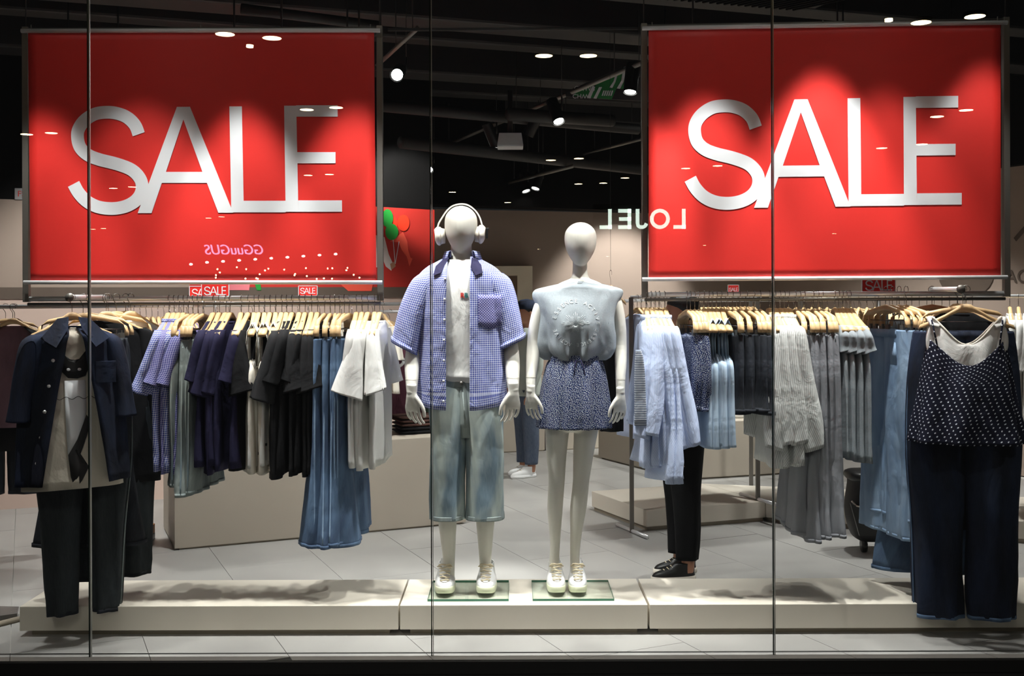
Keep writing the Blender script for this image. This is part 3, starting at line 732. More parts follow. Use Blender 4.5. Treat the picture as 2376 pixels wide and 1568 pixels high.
def banner(corners, Y0, Y1, lb, gx, gy, gs):
    (x0t, y0t), (x1t, y1t), (x1b, y1b), (x0b, y0b) = corners
    TL_, TR, BR, BL = V(x0t, y0t, Y0), V(x1t, y1t, Y1), V(x1b, y1b, Y1), V(x0b, y0b, Y0)
    r = empty('sale_banner', BL); nx, nz = 40, 26; vs = []; fs = []; rr = random.Random(int(x0t))
    nrm = (TR-TL_).cross(Vector((0, 0, 1))).normalized()
    def P(u, v, d=0):
        p_ = TL_.lerp(TR, u).lerp(BL.lerp(BR, u), v)
        return p_+nrm*(d+.004*noise.noise(Vector((u*2.2+x0t, v*1.6, 0))))
    for i in range(nz+1):
        for j in range(nx+1): vs.append(P(j/nx, i/nz))
    for i in range(nz):
        for j in range(nx): q = i*(nx+1)+j; fs.append((q, q+1, q+nx+2, q+nx+1))
    g = G(); g.add(vs, fs); g.mk('fabric', M['red'], r, BL, solid=.001)
    w0 = x1t-x0t; h0 = y0b-y0t
    def fn(x, y):
        px = gx+(x-345)*gs; py = gy+(y-548)*gs
        return P((px-x0t)/w0, (py-y0t)/h0, .0018)
    for q in LET:
        g = G()
        for poly in q:
            # subdivide long quads so they follow the cloth
            pp = [fn(x, y) for x, y in poly]; g.prism(pp, nrm*.0008)
        g.mk('letter', M['white'], r, BL)
    for (p0, p1, nm) in ((TL_, TR, 'top_bar'), (BL, BR, 'bottom_bar')):
        d = (p1-p0).normalized(); e0 = p0-d*.032; e1_ = p1+d*.03
        g = G(); g.tube([e0+nrm*.004, e1_+nrm*.004], .0105, 10); g.mk(nm, M['alu'], r, BL)
    for t in (.01, .5, .99):
        p_ = TL_.lerp(TR, t); g = G(); g.tube([p_+nrm*.004, p_+nrm*.004+Vector((0, 0, .03))], .003, 6); g.mk('hook', M['gun'], r, BL)
    tag(r, lb, 'banner')
banner([(65, 72), (868, 71), (873, 655), (71, 655)], 5.385, 5.385, 'large red SALE banner on the left of the window', 153.5, 245, .4464)
banner([(1505, 66), (2322, 53), (2322, 643), (1505, 648)], 5.38, 5.26, 'large red SALE banner on the right of the window', 1589.5, 232, .4512)

# ------------------------------------------------------------- garments on the two rails
HS = make_hanger('shirt'); HT = make_hanger('trouser')
USED = {}
def put(proto, loc, rz, label, cat, group, sc=(1, 1, 1)):
    if proto.name not in USED: USED[proto.name] = 1; o = proto
    else: o = copy_tree(proto)
    o.location = loc; o.rotation_euler = (0, 0, rz); o.scale = sc
    return tag(o, label, cat, group)
def rail_pt(px, a, b):
    # point on the rail seen at column px
    dx = (px-1188)/F; t = (dx*a.y-a.x)/((b.x-a.x)-dx*(b.y-a.y)); p_ = a.lerp(b, t); return p_
def row(a, b, hooks, protos, word, cat, where, hk, jit=4, zs=.0, base=0, n=None, sy=(.9, 1.1)):
    n = len(hooks)
    for i, px in enumerate(hooks):
        p_ = rail_pt(px, a, b); j = math.radians(RN.uniform(-jit, jit))+math.radians(base)
        rz = -PI/2+j; hz = p_.z+.0008
        lab = '%s %s from the left on the %s' % (ORD[i], word, where) if n > 1 else '%s on the %s' % (word, where)
        H = HS if hk == 's' else HT
        put(H, (p_.x, p_.y, hz), rz, 'hanger of the %s %s, %s' % (ORD[i], word, where), 'hanger', 'wooden hangers on the '+where)
        pr = protos[i % len(protos)]
        put(pr, (p_.x, p_.y, hz-RN.uniform(0, zs)), rz, lab, cat, word+'s on the '+where, (1.03-.10*(i/max(1, n-1) if p_.x < 0 else 1-i/max(1, n-1))+RN.uniform(-.015, .015), RN.uniform(*sy), RN.uniform(.98, 1.015)))
LR = 'left rail'; RR_ = 'right rail'
gs1 = make_top('gingham_shirt', Fb['gingham'], .72, .27, 3, buttons=True, collar=True, wide=.042, out=.05, sway=-.085); gs2 = make_top('gingham_shirt', Fb['gingham2'], .74, .23, 5, collar=True, wide=.04, out=.06, sway=-.06)
row(la, lb_, [392, 404, 415, 426], [gs1, gs2], 'blue gingham shirt', 'shirt', LR, 's', 6)
gj = make_bottoms('grey_jeans', Fb['greydenim'], .72, 4, .022, .05, a1=.1); gj2 = make_bottoms('grey_jeans', Fb['greydenim'], .74, 9, .024, .04, a1=.12)
row(la, lb_, [437, 448, 459, 471], [gj, gj2], 'grey washed wide short jeans', 'jeans', LR, 't', 5)
nt = make_top('navy_tee', Fb['navy'], .72, .27, 6, wide=.045, out=.05, sway=-.05); nt2 = make_top('navy_tee', Fb['navy'], .70, .22, 8, wide=.04, out=.04, sway=-.03); nt3 = make_top('navy_tee', Fb['black'], .71, .27, 10, wide=.055, out=.05, sway=.03)
row(la, lb_, [496, 509, 524, 534, 560, 577], [nt2, nt, nt2, nt, nt2, nt3], 'navy tee', 't-shirt', LR, 's', 6)
wt = make_tank('white_tank_top', Fb['cream'], .74, 3, b=.03, tagp=True); wt2 = make_tank('white_tank_top', Fb['white'], .71, 7, b=.03, tagp=True)
row(la, lb_, [590, 601, 614, 627, 640], [wt, wt2], 'cream tagged tank top', 'tank top', LR, 's', 5, base=4)
bt = make_top('black_tee', Fb['charcoal'], .74, .30, 12, wide=.055, out=.05, sway=-.05); bt2 = make_top('black_tee', Fb['black'], .73, .22, 14, wide=.04, out=.05, sway=-.05); bt3 = make_top('black_tee', Fb['charcoal'], .74, .26, 16, wide=.05, out=.05, sway=.01)
row(la, lb_, [654, 665, 678, 695, 708, 723, 737], [bt, bt2, bt2, bt3, bt2, bt3, bt3], 'black tee', 't-shirt', LR, 's', 6)
fj = make_bottoms('flared_jeans', Fb['bluedenim'], 1.0, 15, .022, .085, a1=.12); fj2 = make_bottoms('flared_jeans', Fb['bluedenim'], .98, 19, .022, .05, a1=.14)
row(la, lb_, [753, 766, 777, 788, 799, 810], [fj, fj2], 'blue flared jeans', 'jeans', LR, 't', 12)
wh = make_top('white_tee', Fb['white'], .71, .25, 22, wide=.035, out=.04, bw=.23, sway=-.02); wh2 = make_top('white_tee', Fb['white'], .71, .29, 26, wide=.075, out=.07, bw=.23, sway=-.035); wh3 = make_top('white_tee', Fb['white'], .71, .27, 28, wide=.05, out=.07, bw=.23, sway=.02)
row(la, lb_, [827, 840, 854, 869, 881], [wh, wh2, wh, wh3, wh3], 'white tee', 't-shirt', LR, 's', 6)
# right rail
ls = make_top('striped_shirt', Fb['sky'], .78, .54, 31, wide=.045, out=.05, collar=True, cuff=True, fold=.026, b=.03, bw=.26, sway=.075); ls2 = make_top('striped_shirt', Fb['sky'], .72, .50, 35, wide=.04, out=.09, collar=True, cuff=True, fold=.024, b=.034, sway=-.04); ls3 = make_top('striped_shirt', Fb['sky'], .70, .56, 37, wide=.04, out=.07, collar=True, cuff=True, fold=.024, b=.034, sway=.06)
row(ra, rb, [1500, 1511, 1521, 1530, 1542], [ls2, ls2, ls3, ls, ls], 'pale blue long-sleeved shirt', 'shirt', RR_, 's', 5, sy=(1.05, 1.3))
fs_ = make_bottoms('floral_shorts', Fb['ditsy'], .36, 41, .024, .04, a1=.1, rise=.2)
row(ra, rb, [1594, 1602, 1612, 1622], [fs_], 'navy floral shorts', 'shorts', RR_, 't', 5)
it = make_tank('icy_tank_top', Fb['icy'], .64, 43, b=.03, tagp=True)
row(ra, rb, [1634, 1645, 1653, 1663, 1674], [it], 'icy blue tank top', 'tank top', RR_, 's', 4, sy=(.9, 1.2))
ds = make_bottoms('denim_shorts', Fb['blackdenim'], .37, 47, .03, .055, a1=.115, rise=.2)
row(ra, rb, [1686, 1700, 1716, 1732, 1750, 1764], [ds], 'black denim shorts', 'shorts', RR_, 't', 12, sy=(1, 1.3))
gs = make_top('seersucker_shirt', Fb['greystripe'], .70, .56, 53, wide=.055, out=.05, collar=True, cuff=True, fold=.018, b=.028, sway=.05); gsb = make_top('seersucker_shirt', Fb['greystripe'], .72, .54, 55, wide=.045, out=.07, collar=True, cuff=True, fold=.018, b=.03, sway=.02); gsc = make_top('seersucker_shirt', Fb['greystripe'], .71, .55, 57, wide=.06, out=.07, collar=True, cuff=True, fold=.018, b=.03, sway=-.025)
row(ra, rb, [1785, 1799, 1810, 1820, 1830], [gsc, gsb, gsb, gs, gs], 'grey striped long-sleeved shirt', 'shirt', RR_, 's', 5, sy=(1, 1.2))
gt = make_bottoms('grey_trousers', Fb['grey'], .98, 61, .022, .04, a1=.12, fold=.014); gt2 = make_bottoms('grey_trousers', Fb['grey'], .96, 63, .022, .06, a1=.11, fold=.014)
row(ra, rb, [1846, 1856, 1866, 1887, 1898, 1908], [gt2, gt], 'grey trousers', 'trousers', RR_, 't', 4)
gy_ = make_top('grey_sleeveless_tee', Fb['heather'], .68, .09, 67, wide=.035, out=.02, b=.024, sway=.01)
row(ra, rb, [1937, 1946, 1955, 1963, 1972], [gy_], 'grey cap-sleeved tee', 't-shirt', RR_, 's', 5)
# striped knit panel tied over the first shirt
g = G(); c = V(1481, 812, 5.17); fo = folds(.006, 4, 17, c.z, c.z-.36, .002)
g.loft([ring(c.x+dx, 5.17, c.z-d, a, .012, 24, 1, fo) for d, a, dx in catmull([(0, .012, 0), (.05, .020, .004), (.15, .025, .006), (.36, .028, .01)], 5)])
tag(g.mk('knotted_scarf', fabric('grey_white_stripe_knit', (140, 150, 170), 'band', (220, 226, 236), 90), org=c, solid=.003), 'grey and white striped knit knotted over the first pale blue shirt', 'scarf')

# print on the last white tee and the knotted stripe piece on the first pale blue shirt
# ============================================================= FACE-OUT ARMS
def faceout(lb, X, Ya, Yb, z):
    a = Vector((X, Ya, z)); r = empty('face_out_arm', a)
    g = G(); g.tube([a, Vector((X, Yb, z))], .0125, 14); g.mk('arm', M['chrome'], r, a)
    g = G(); g.tube([a-Vector((0, .004, 0)), a-Vector((0, .012, 0))], .02, 18); g.mk('end_stop', M['gun'], r, a)
    return tag(r, lb, 'display arm')
XL = V(163, 690, 4.98).x; XR = V(2228, 671, 4.98).x
faceout('steel face-out arm in front of the left rail', XL, 4.98, 5.40, V(163, 690, 4.98).z)
faceout('steel face-out arm in front of the right rail', XR, 4.98, 5.32, V(2228, 671, 4.98).z)
zL = V(163, 690, 4.98).z; zRr = V(2228, 671, 4.98).z
def hang(kind, X, Y, z, rz, label): return put(HS if kind == 's' else HT, (X, Y, z), rz, label, 'hanger', None)
def jacket():
    g = G(); gap = lambda z: .12+.55*max(0, min(1, (-.1-z)/.8))
    top_body(g, .72, .205, .235, .085, .014, 6, 71, open_=gap, n=60)
    for sd in (1, -1): sleeve(g, sd, .36, .07, .075, .06, 72+sd, x0=.165, a0=.06, a1=.05)
    o = g.mk('denim_jacket', Fb['darkdenim'], solid=.004)
    for sd in (1, -1):
        g = G(); P = [(sd*.02, -.03, -.075), (sd*.07, -.035, -.082), (sd*.15, -.085, -.17), (sd*.085, -.095, -.215), (sd*.03, -.07, -.13)]
        g.prism(P, (0, -.006, 0)); reg(o, g.mk('collar', Fb['darkdenim'], o, bevel=.002))
    for i in range(5):
        z = -.27-i*.115; g = G(); t = 1.5*PI-gap(z)-.16; x = .25*math.cos(t); y = .085*math.sin(t); g.tube([(x, y-.006, z), (x, y-.012, z)], .008, 10); reg(o, g.mk('button', M['chrome'], o))
    g = G(); g.box((.13, -.088, -.33), (.09, .006, .1)); reg(o, g.mk('pocket', Fb['darkdenim'], o, bevel=.002))
    return o
jk = jacket(); rzL = math.radians(32); YJ = 5.0
put(jk, (XL, YJ, zL-.014), rzL, 'dark indigo denim jacket hung open on the left face-out arm', 'jacket', None)
hang('s', XL, YJ, zL+.001, rzL, 'wooden hanger carrying the open denim jacket').scale = (.86, 1, 1)
# beige tee with a printed cat-like figure under the jacket
def tee_print():
    g = G(); top_body(g, .74, .2, .215, .05, .006, 5, 77); o = g.mk('beige_tee', Fb['beige'], solid=.003)
    bv = BVHTree.FromPolygons([Vector(v) for v in g.v], g.f)
    def pr(x, z, d=.004):
        h = bv.ray_cast(Vector((x, -1, z)), Vector((0, 1, 0)))
        y = h[0].y if h[0] else -.05
        return Vector((x, y-d, z))
    def blob(pts, m, nm, d=.004):
        gg = G(); rr = []
        n = len(pts)
        for i in range(n): pass
        cx = sum(p_[0] for p_ in pts)/n; cz = sum(p_[1] for p_ in pts)/n
        vs = [pr(cx, cz, d)]
        for s_ in (.5, 1): vs += [pr(cx+(x-cx)*s_, cz+(z-cz)*s_, d) for x, z in pts]
        fs = [(0, 1+i, 1+(i+1) % n) for i in range(n)]+[(1+i, 1+n+i, 1+n+(i+1) % n, 1+(i+1) % n) for i in range(n)]
        gg.add(vs, fs); reg(o, gg.mk(nm, m, o, solid=.001))
    # figure: body white, head with ears, tail
    blob([(-.045, -.36), (.045, -.36), (.05, -.5), (.01, -.68), (-.03, -.72), (-.04, -.55)], M['white'], 'printed_body')
    blob([(-.062, -.275), (-.055, -.262), (-.05, -.238), (-.03, -.262), (.0, -.266), (.022, -.262), (.034, -.25), (.05, -.222), (.053, -.262), (.062, -.28), (.06, -.305), (.045, -.34), (.01, -.352), (-.03, -.348), (-.055, -.32)], M['inkd'], 'printed_head', .005)
    for x in (-.028, .02): blob([(x+.009*math.cos(q_*PI/4), -.31+.007*math.sin(q_*PI/4)) for q_ in range(8)], M['white'], 'printed_eye', .0065)
    blob([(.05, -.52), (.07, -.55), (.05, -.62), (-.0, -.68), (.03, -.74), (.06, -.76), (.03, -.82), (.0, -.86), (-.02, -.8), (-.03, -.7), (.01, -.63)], M['inkd'], 'printed_tail', .005)
    gg = G(); gg.tube([pr(x, -.44+.006*math.sin(x*120), .006) for x in [(-.09+i*.006) for i in range(32)]], .0012, 4); reg(o, gg.mk('printed_signature', M['inkd'], o))
    return o
bte = tee_print(); put(bte, (XL, YJ+.004, zL-.02), rzL, 'beige tee with a black and white animal print under the denim jacket', 't-shirt', None)

cj = make_bottoms('cargo_jeans', Fb['olive'], 1.29, 81, .06, .05, a1=.06, hw=.2, fold=.012, rise=.3)
for sx in (-1, 1):
    g = G(); g.loft([[Vector((sx*.105+x, -.082+abs(x)*.25, z)) for x in (-.06, -.03, 0, .03, .06)] for z in (-.62, -.68, -.75, -.80)], False); reg(cj, g.mk('cargo_pocket', Fb['olive'], cj, solid=.006))
put(cj, (XL-.0, 5.13, zL), math.radians(18), 'charcoal cargo jeans below the denim jacket', 'jeans', None); hang('t', XL, 5.13, zL+.001, math.radians(12), 'clip hanger of the charcoal cargo jeans')
sk = make_bottoms('long_denim_skirt', Fb['blackdenim'], 1.0, 83, .045, .08, a1=.12, skirt=True, hw=.19)
put(sk, (XL-.02, 5.26, zL), math.radians(8), 'long black denim skirt behind the cargo jeans', 'skirt', None); hang('t', XL-.02, 5.26, zL+.001, math.radians(8), 'clip hanger of the long black denim skirt')
misc = [(make_top('black_overshirt', Fb['black'], .8, .5, 85, b=.03, wide=.05, out=.06), 5.31, 30, 'black overshirt squeezed behind the denim jacket', 's', 'shirt', .12),
        (make_bottoms('tapered_jeans', Fb['olive'], 1.18, 87, .03, .045, a1=.08), 5.34, 26, 'dark tapered jeans behind the long denim skirt', 't', 'jeans', .12),
        (make_top('taupe_tee', Fb['taupe'], .78, .3, 89, b=.03, wide=.05), 5.37, 38, 'taupe tee behind the denim jacket', 's', 't-shirt', .2),
        (make_top('black_tee', Fb['black'], .7, .3, 93, b=.028, wide=.04), 5.43, 44, 'black tee at the back end of the left face-out arm', 's', 't-shirt', .27)]
for o, Y, rz, lb, k, cat, dx in misc:
    put(o, (XL+dx*.35, Y, zL), math.radians(rz), lb, cat, None); hang(k, XL+dx*.35, Y, zL+.001, math.radians(rz), 'wooden hanger of the '+lb.split(' behind')[0].split(' squeezed')[0].split(' at the')[0]+' near the denim jacket')
wl = make_top('white_tee', Fb['white'], .66, .28, 91, b=.026, wide=.05, out=.05)
put(wl, (XL+.13, 5.40, zL), math.radians(42), 'white tee peeking out beside the taupe tee', 't-shirt', None); hang('s', XL+.13, 5.40, zL+.001, math.radians(42), 'wooden hanger of the white tee beside the taupe tee')
# right face-out: polka-dot cami over white lace cami, dark jeans
def cami(name, fab, L, zt, wtop, wbot, b, seed, strapw, trim=None, dip=.0, kf=7):
    g = G(); fo = folds(.024, kf, seed, zt, zt-L, .004)
    prof = [(zt, wtop, b*.85), (zt-L*.25, wtop*1.18, b), (zt-L*.6, (wtop+wbot)/2*1.06, b*1.2), (zt-L, wbot, b*1.35)]
    rr = []
    for i, (z, a, bb) in enumerate(catmull(prof, 8)):
        r_ = ring(0, 0, z, a, bb, 72, 1, fo)
        e = max(0, 1-i/10); r_ = [Vector((v.x, v.y, v.z-dip*e*math.cos(min(PI/2, abs(v.x)/wtop*PI/2))**2+(.07*e*(abs(v.x)/wtop)**2 if dip else 0))) for v in r_]
        rr.append(r_)
    g.loft(rr)
    o = g.mk(name, fab, solid=.003)
    for sx in (-1, 1):
        for fy in (-1, 1):
            g = G(); g.tube([(sx*.155, 0, -.128), (sx*.15, fy*b*.35, -.16), (sx*(wtop*.8), fy*b*.62, zt+.03*(1 if dip else 0))], strapw, 6, flat=.4); reg(o, g.mk('strap', fab, o))
    if trim:
        g = G(); g.tube([v+Vector((0, 0, .002)) for v in rr[0]]+[rr[0][0]], .006, 6); reg(o, g.mk('lace_trim', trim, o))
    return o
rzR = math.radians(-14); YR = 5.01
wc = cami('white_cami', Fb['white'], .19, -.2, .15, .155, .04, 101, .018, Fb['cream'], dip=.06)
put(wc, (XR+.04, YR, zRr), rzR, 'white lace-edged camisole layered under the polka-dot top', 'camisole', None)
pc = cami('strappy_blouse', Fb['dots'], .41, -.30, .165, .25, .085, 103, .004, None, dip=.05)
put(pc, (XR+.04, YR, zRr), rzR, 'navy polka-dot strappy top on the right face-out arm', 'top', None)
hang('s', XR+.04, YR, zRr+.001, rzR, 'wooden hanger carrying the polka-dot top and white camisole')
bj = make_bottoms('wide_jeans', Fb['darkdenim'], 1.35, 105, .07, .07, a1=.106, hw=.24, fold=.012, rise=.34)
put(bj, (XR+.075, 5.13, zRr), math.radians(-8), 'dark indigo wide jeans below the polka-dot top', 'jeans', None); hang('t', XR+.075, 5.13, zRr+.001, math.radians(-8), 'clip hanger of the dark indigo wide jeans')
lj = [make_bottoms('pale_jeans', Fb['skydenim'], .93, 107, .022, .028, a1=.11), make_bottoms('pale_jeans', Fb['skydenim'], 1.02, 109, .022, .026, a1=.11)]
for i, (Y, rz, lb) in enumerate([(5.34, -74, 'frontmost pale blue jeans left of the polka-dot top'), (5.38, -75, 'second pale blue jeans behind the polka-dot top'), (5.42, -76, 'third pale blue jeans behind the polka-dot top'), (5.46, -78, 'rearmost pale blue jeans behind the polka-dot top')]):
    put(lj[i % 2], (XR-.118-.020*i, Y, zRr), math.radians(rz), lb, 'jeans', None); hang('t', XR-.118-.020*i, Y, zRr+.001, math.radians(rz), 'clip hanger of the '+lb)
sk2 = make_bottoms('long_denim_skirt', Fb['bluedenim'], 1.22, 111, .04, .07, a1=.13, skirt=True)
put(sk2, (XR+.06, 5.47, zRr), math.radians(-12), 'long grey-blue denim skirt behind the dark wide jeans', 'skirt', None); hang('t', XR+.06, 5.47, zRr+.001, math.radians(-12), 'clip hanger of the long grey-blue denim skirt')
pd = make_top('polka_dot_blouse', Fb['dots'], .52, .2, 113, b=.035, wide=.05, out=.05, fold=.02)
put(pd, (XR-.09, 5.56, zRr-.14), math.radians(-58), 'second navy polka-dot top, half hidden behind the pale jeans', 'top', None); hang('s', XR-.09, 5.56, zRr-.139, math.radians(-58), 'wooden hanger of the half hidden polka-dot top')
bk = make_top('black_cardigan', Fb['black'], 1.05, .4, 115, b=.03)
put(bk, (XR+.12, 5.30, zRr), math.radians(-30), 'long black cardigan at the right behind the polka-dot top', 'cardigan', None); hang('s', XR+.12, 5.30, zRr+.001, math.radians(-30), 'wooden hanger of the long black cardigan')

# ============================================================= BACKGROUND RACKS
def rack(lb, a, b, zr, z0=0, z1=0, feet=True, posts=(0, 1), hangers=0, gfun=None, spread=None, hk='s'):
    a = Vector((a[0], a[1], zr)); b = Vector((b[0], b[1], zr)); r = empty('garment_rack', Vector((a.x, a.y, 0)))
    g = G(); g.tube([a, b], .0125, 12); g.mk('rail', M['chrome'], r, Vector((a.x, a.y, 0)))
    for k, t in enumerate(posts):
        p_ = a.lerp(b, t); zz = z0+(z1-z0)*t; g = G(); g.box((p_.x, p_.y, (zr+zz)/2), (.028, .028, zr-zz)); g.mk('post', M['gun'], r, Vector((a.x, a.y, 0)))
        n_ = (b-a).normalized(); n_ = Vector((-n_.y, n_.x, 0))
        if feet: g = G(); g.tube([p_*1-n_*.22+Vector((0, 0, zz+.015-p_.z)), p_+n_*.22+Vector((0, 0, zz+.015-p_.z))], .013, 8); g.mk('foot', M['chrome'], r, Vector((a.x, a.y, 0)))
    return tag(r, lb, 'clothes rack'), a, b
def fill(a, b, t0, t1, protos, labels, group, cat, hk, where, n, jit=6, dz=0):
    ang = math.atan2(b.y-a.y, b.x-a.x)
    for i in range(n):
        t = t0+(t1-t0)*(i+.5)/n; p_ = a.lerp(b, t)
        rz = ang-PI/2+math.radians(RN.uniform(-jit, jit))
        put(HS if hk == 's' else HT, (p_.x, p_.y, p_.z+.0008), rz, 'hanger of the %s %s, %s' % (ORD[i], labels, where), 'hanger', 'wooden hangers on the '+where)
        put(protos[i % len(protos)], (p_.x, p_.y, p_.z+.0008), rz, '%s %s from the left on the %s' % (ORD[i], labels, where), cat, group+' on the '+where, (1, RN.uniform(.9, 1.15), 1))
# left back rack
p1 = V(-60, 712, 6.35); p2 = V(960, 712, 7.75)
_, a, b = rack('long steel rack behind the left garment rail', p1, p2, V(0, 712, 6.35).z, posts=(.02, .99))
W = 'rack behind the left rail'
g = G(); top_body(g, .75, .215, .235, .06, .010, 5, 121, open_=lambda z: .75-.35*max(0, min(1, (-.12-z)/.5)), n=50)
vest = g.mk('black_vest', Fb['black'], solid=.004)
for sd in (-1, 1):
    g = G(); g.box((sd*.15, -.062, -.36), (.10, .014, .12)); g.box((sd*.15, -.068, -.315), (.105, .012, .035)); reg(vest, g.mk('chest_pocket', Fb['charcoal'], vest, bevel=.004))
put(vest, (V(42, 712, 6.5).x, 6.43, a.z), math.radians(8), 'black utility vest facing the window at the far left edge', 'vest', None); hang('s', V(42, 712, 6.5).x, 6.43, a.z+.001, math.radians(8), 'wooden hanger of the black utility vest')
mv = make_top('mauve_tee', Fb['mauve'], .6, None, 123, b=.03)
put(mv, (V(42, 712, 6.5).x, 6.455, a.z), math.radians(8), 'mauve tee worn inside the black utility vest at the far left', 't-shirt', None, (.8, 1, 1)); hang('s', V(42, 712, 6.5).x, 6.455, a.z+.001, math.radians(8), 'wooden hanger of the mauve tee at the far left')
bj3 = make_bottoms('black_jeans', Fb['blackdenim'], .95, 125, .05, .07, a1=.12)
put(bj3, (V(20, 712, 6.7).x, 6.66, a.z), math.radians(20), 'black jeans hanging behind the utility vest', 'jeans', None); hang('t', V(20, 712, 6.7).x, 6.66, a.z+.001, math.radians(20), 'clip hanger of the black jeans at the far left')
lil = make_top('lilac_shirt', Fb['lilac'], .6, .2, 127, b=.025, wide=.04)
fill(a, b, .30, .48, [lil], 'lilac shirt', 'lilac shirts', 'shirt', 's', W, 14)
crm = make_top('cream_tee', Fb['cream'], .5, .2, 129, b=.02, wide=.03)
fill(a, b, .49, .93, [crm], 'cream top', 'cream tops', 'top', 's', W, 16)
# rack behind the mannequins at left: plum sweatshirt and mint top
p1 = V(880, 712, 7.9); p2 = V(1085, 712, 8.2)
_, a, b = rack('short steel rack between the left rail and the male mannequin', (p1.x, p1.y), (p2.x, p2.y), 1.5, posts=(.98,))
plm = make_top('plum_sweatshirt', Fb['plum'], .66, .5, 131, b=.05)
put(plm, (V(905, 712, 7.95).x, 7.93, 1.5), math.radians(5), 'plum sweatshirt with a white ring print left of the male mannequin', 'sweatshirt', None); hang('s', V(905, 712, 7.95).x, 7.93, 1.501, math.radians(5), 'wooden hanger of the plum sweatshirt')
g = G(); cc = Vector((.03, -.056, -.36)); g.tube([cc+Vector((.07*math.cos(t), -.002, .045*math.sin(t))) for t in [i/20*2*PI for i in range(21)]], .012, 6, flat=.2); g.mk('ring_print', M['white'], plm)
mt = make_top('mint_top', Fb['mint'], .66, .3, 133, b=.04, wide=.06)
put(mt, (V(975, 712, 8.0).x, 8.06, 1.42), math.radians(-35), 'mint green top beside the plum sweatshirt', 'top', None); hang('s', V(975, 712, 8.0).x, 8.06, 1.421, math.radians(-35), 'wooden hanger of the mint green top')
# folded clothes on the big block
for i in range(5):
    c = P0+d1*1.72+d2*.3+Vector((0, 0, .632+i*.026+.013)); g = G()
    pts = [(-.17, 0), (-.16, .012), (.16, .013), (.17, 0), (.16, -.012), (-.16, -.012)]
    rr = [[c+d1*x*(1-.02*abs(q))+Vector((0, 0, z*(1-.1*abs(q))))+d2*(q*.13) for x, z in pts] for q in (-1, -.9, -.3, .3, .9, 1)]
    g.loft(rr, True, True, True); g.mk
    tag(g.mk('folded_sweatshirt', Fb['brownknit'] if i > 1 else Fb['black'], org=c, sub=1), ['black folded sweatshirt at the bottom of the stack on the block', 'second black folded sweatshirt from the bottom of the stack', 'brown folded sweatshirt in the middle of the stack', 'brown folded sweatshirt just under the top one', 'topmost brown folded sweatshirt with a pale print'][i], 'folded clothes', 'folded sweatshirts on the display block')
    if i == 4:
        o = bpy.data.objects[-1] if False else None
# right back rack (front of low platform)
a0 = FL(1466, 1236); b0 = Q1+e2*.05; 
_, a, b = rack('steel rack standing at the angled low platform', (a0.x, a0.y), (b0.x, b0.y), 1.60, 0, .145, posts=(0.0, .97))
W = 'rack behind the right rail'
mixes = [make_top('pale_blue_shirt', Fb['sky'], .84, .5, 141, b=.035), make_top('taupe_tee', Fb['taupe'], .5, .2, 143, b=.03)]
fill(a, b, .03, .22, [mixes[0]], 'pale blue shirt', 'pale blue shirts', 'shirt', 's', W, 6)
fill(a, b, .24, .95, [mixes[1]], 'short taupe top', 'taupe tops', 'top', 's', W, 22)
_, a, b = rack('steel rack continuing to the right behind the grey tees', (Q1.x+.05, Q1.y+.1), (Q1.x+2.1, Q1.y-.75), 1.60, .145, .145, posts=(.1, .9), feet=False)
W = 'rack behind the pale jeans'
cm = make_bottoms('camouflage_trousers', Fb['camo'], .80, 151, .03, .05, a1=.1)
fill(a, b, .05, .34, [cm], 'brown camouflage trousers', 'camouflage trousers', 'trousers', 't', W, 12)
blk = make_top('black_blouse', Fb['black'], .62, .25, 153, b=.03)
fill(a, b, .36, .62, [blk], 'black top', 'black tops', 'top', 's', W, 12)
wsh = make_top('white_shirt', Fb['white'], .72, .3, 155, b=.03)
fill(a, b, .70, .98, [wsh], 'white shirt', 'white shirts', 'shirt', 's', W, 12)
# further rack
p1 = V(1450, 698, 8.4); p2 = V(2060, 698, 9.4)
_, a, b = rack('far steel rack in front of the beige display block', (p1.x, p1.y), (p2.x, p2.y), 1.57, 0, 0, posts=(.45, .96))
FA, FB = a, b
W = 'far rack on the right'
fd = make_bottoms('faded_trousers', Fb['greydenim'], .5, 157, .03, .04)
fill(a, b, .02, .3, [make_top('cream_tee', Fb['cream'], .55, .2, 159, b=.03)], 'cream tee', 'cream tees', 't-shirt', 's', W, 12)
fill(a, b, .55, .98, [fd], 'short faded jeans', 'faded jeans', 'jeans', 't', W, 16)
# black garment hung high behind the woman mannequin
hp = V(1417, 634, 6.3)
bb = make_top('black_dress', Fb['black'], .80, None, 161, b=.04, bw=.2, hw=.17)
put(bb, hp, 0, 'black sleeveless dress hanging high behind the female mannequin', 'dress', None, (.34, 1, 1)); hang('s', hp.x, hp.y, hp.z+.001, 0, 'hanger of the black dress behind the female mannequin').scale = (.42, 1, 1)
g = G(); g.tube([hp+Vector((0, 0, .0165)), Vector((hp.x, hp.y, 3.8))], .0008, 4); tag(g.mk('suspension_thread', M['duct'], org=hp), 'thin thread holding the black dress hanger from the ceiling', 'thread')
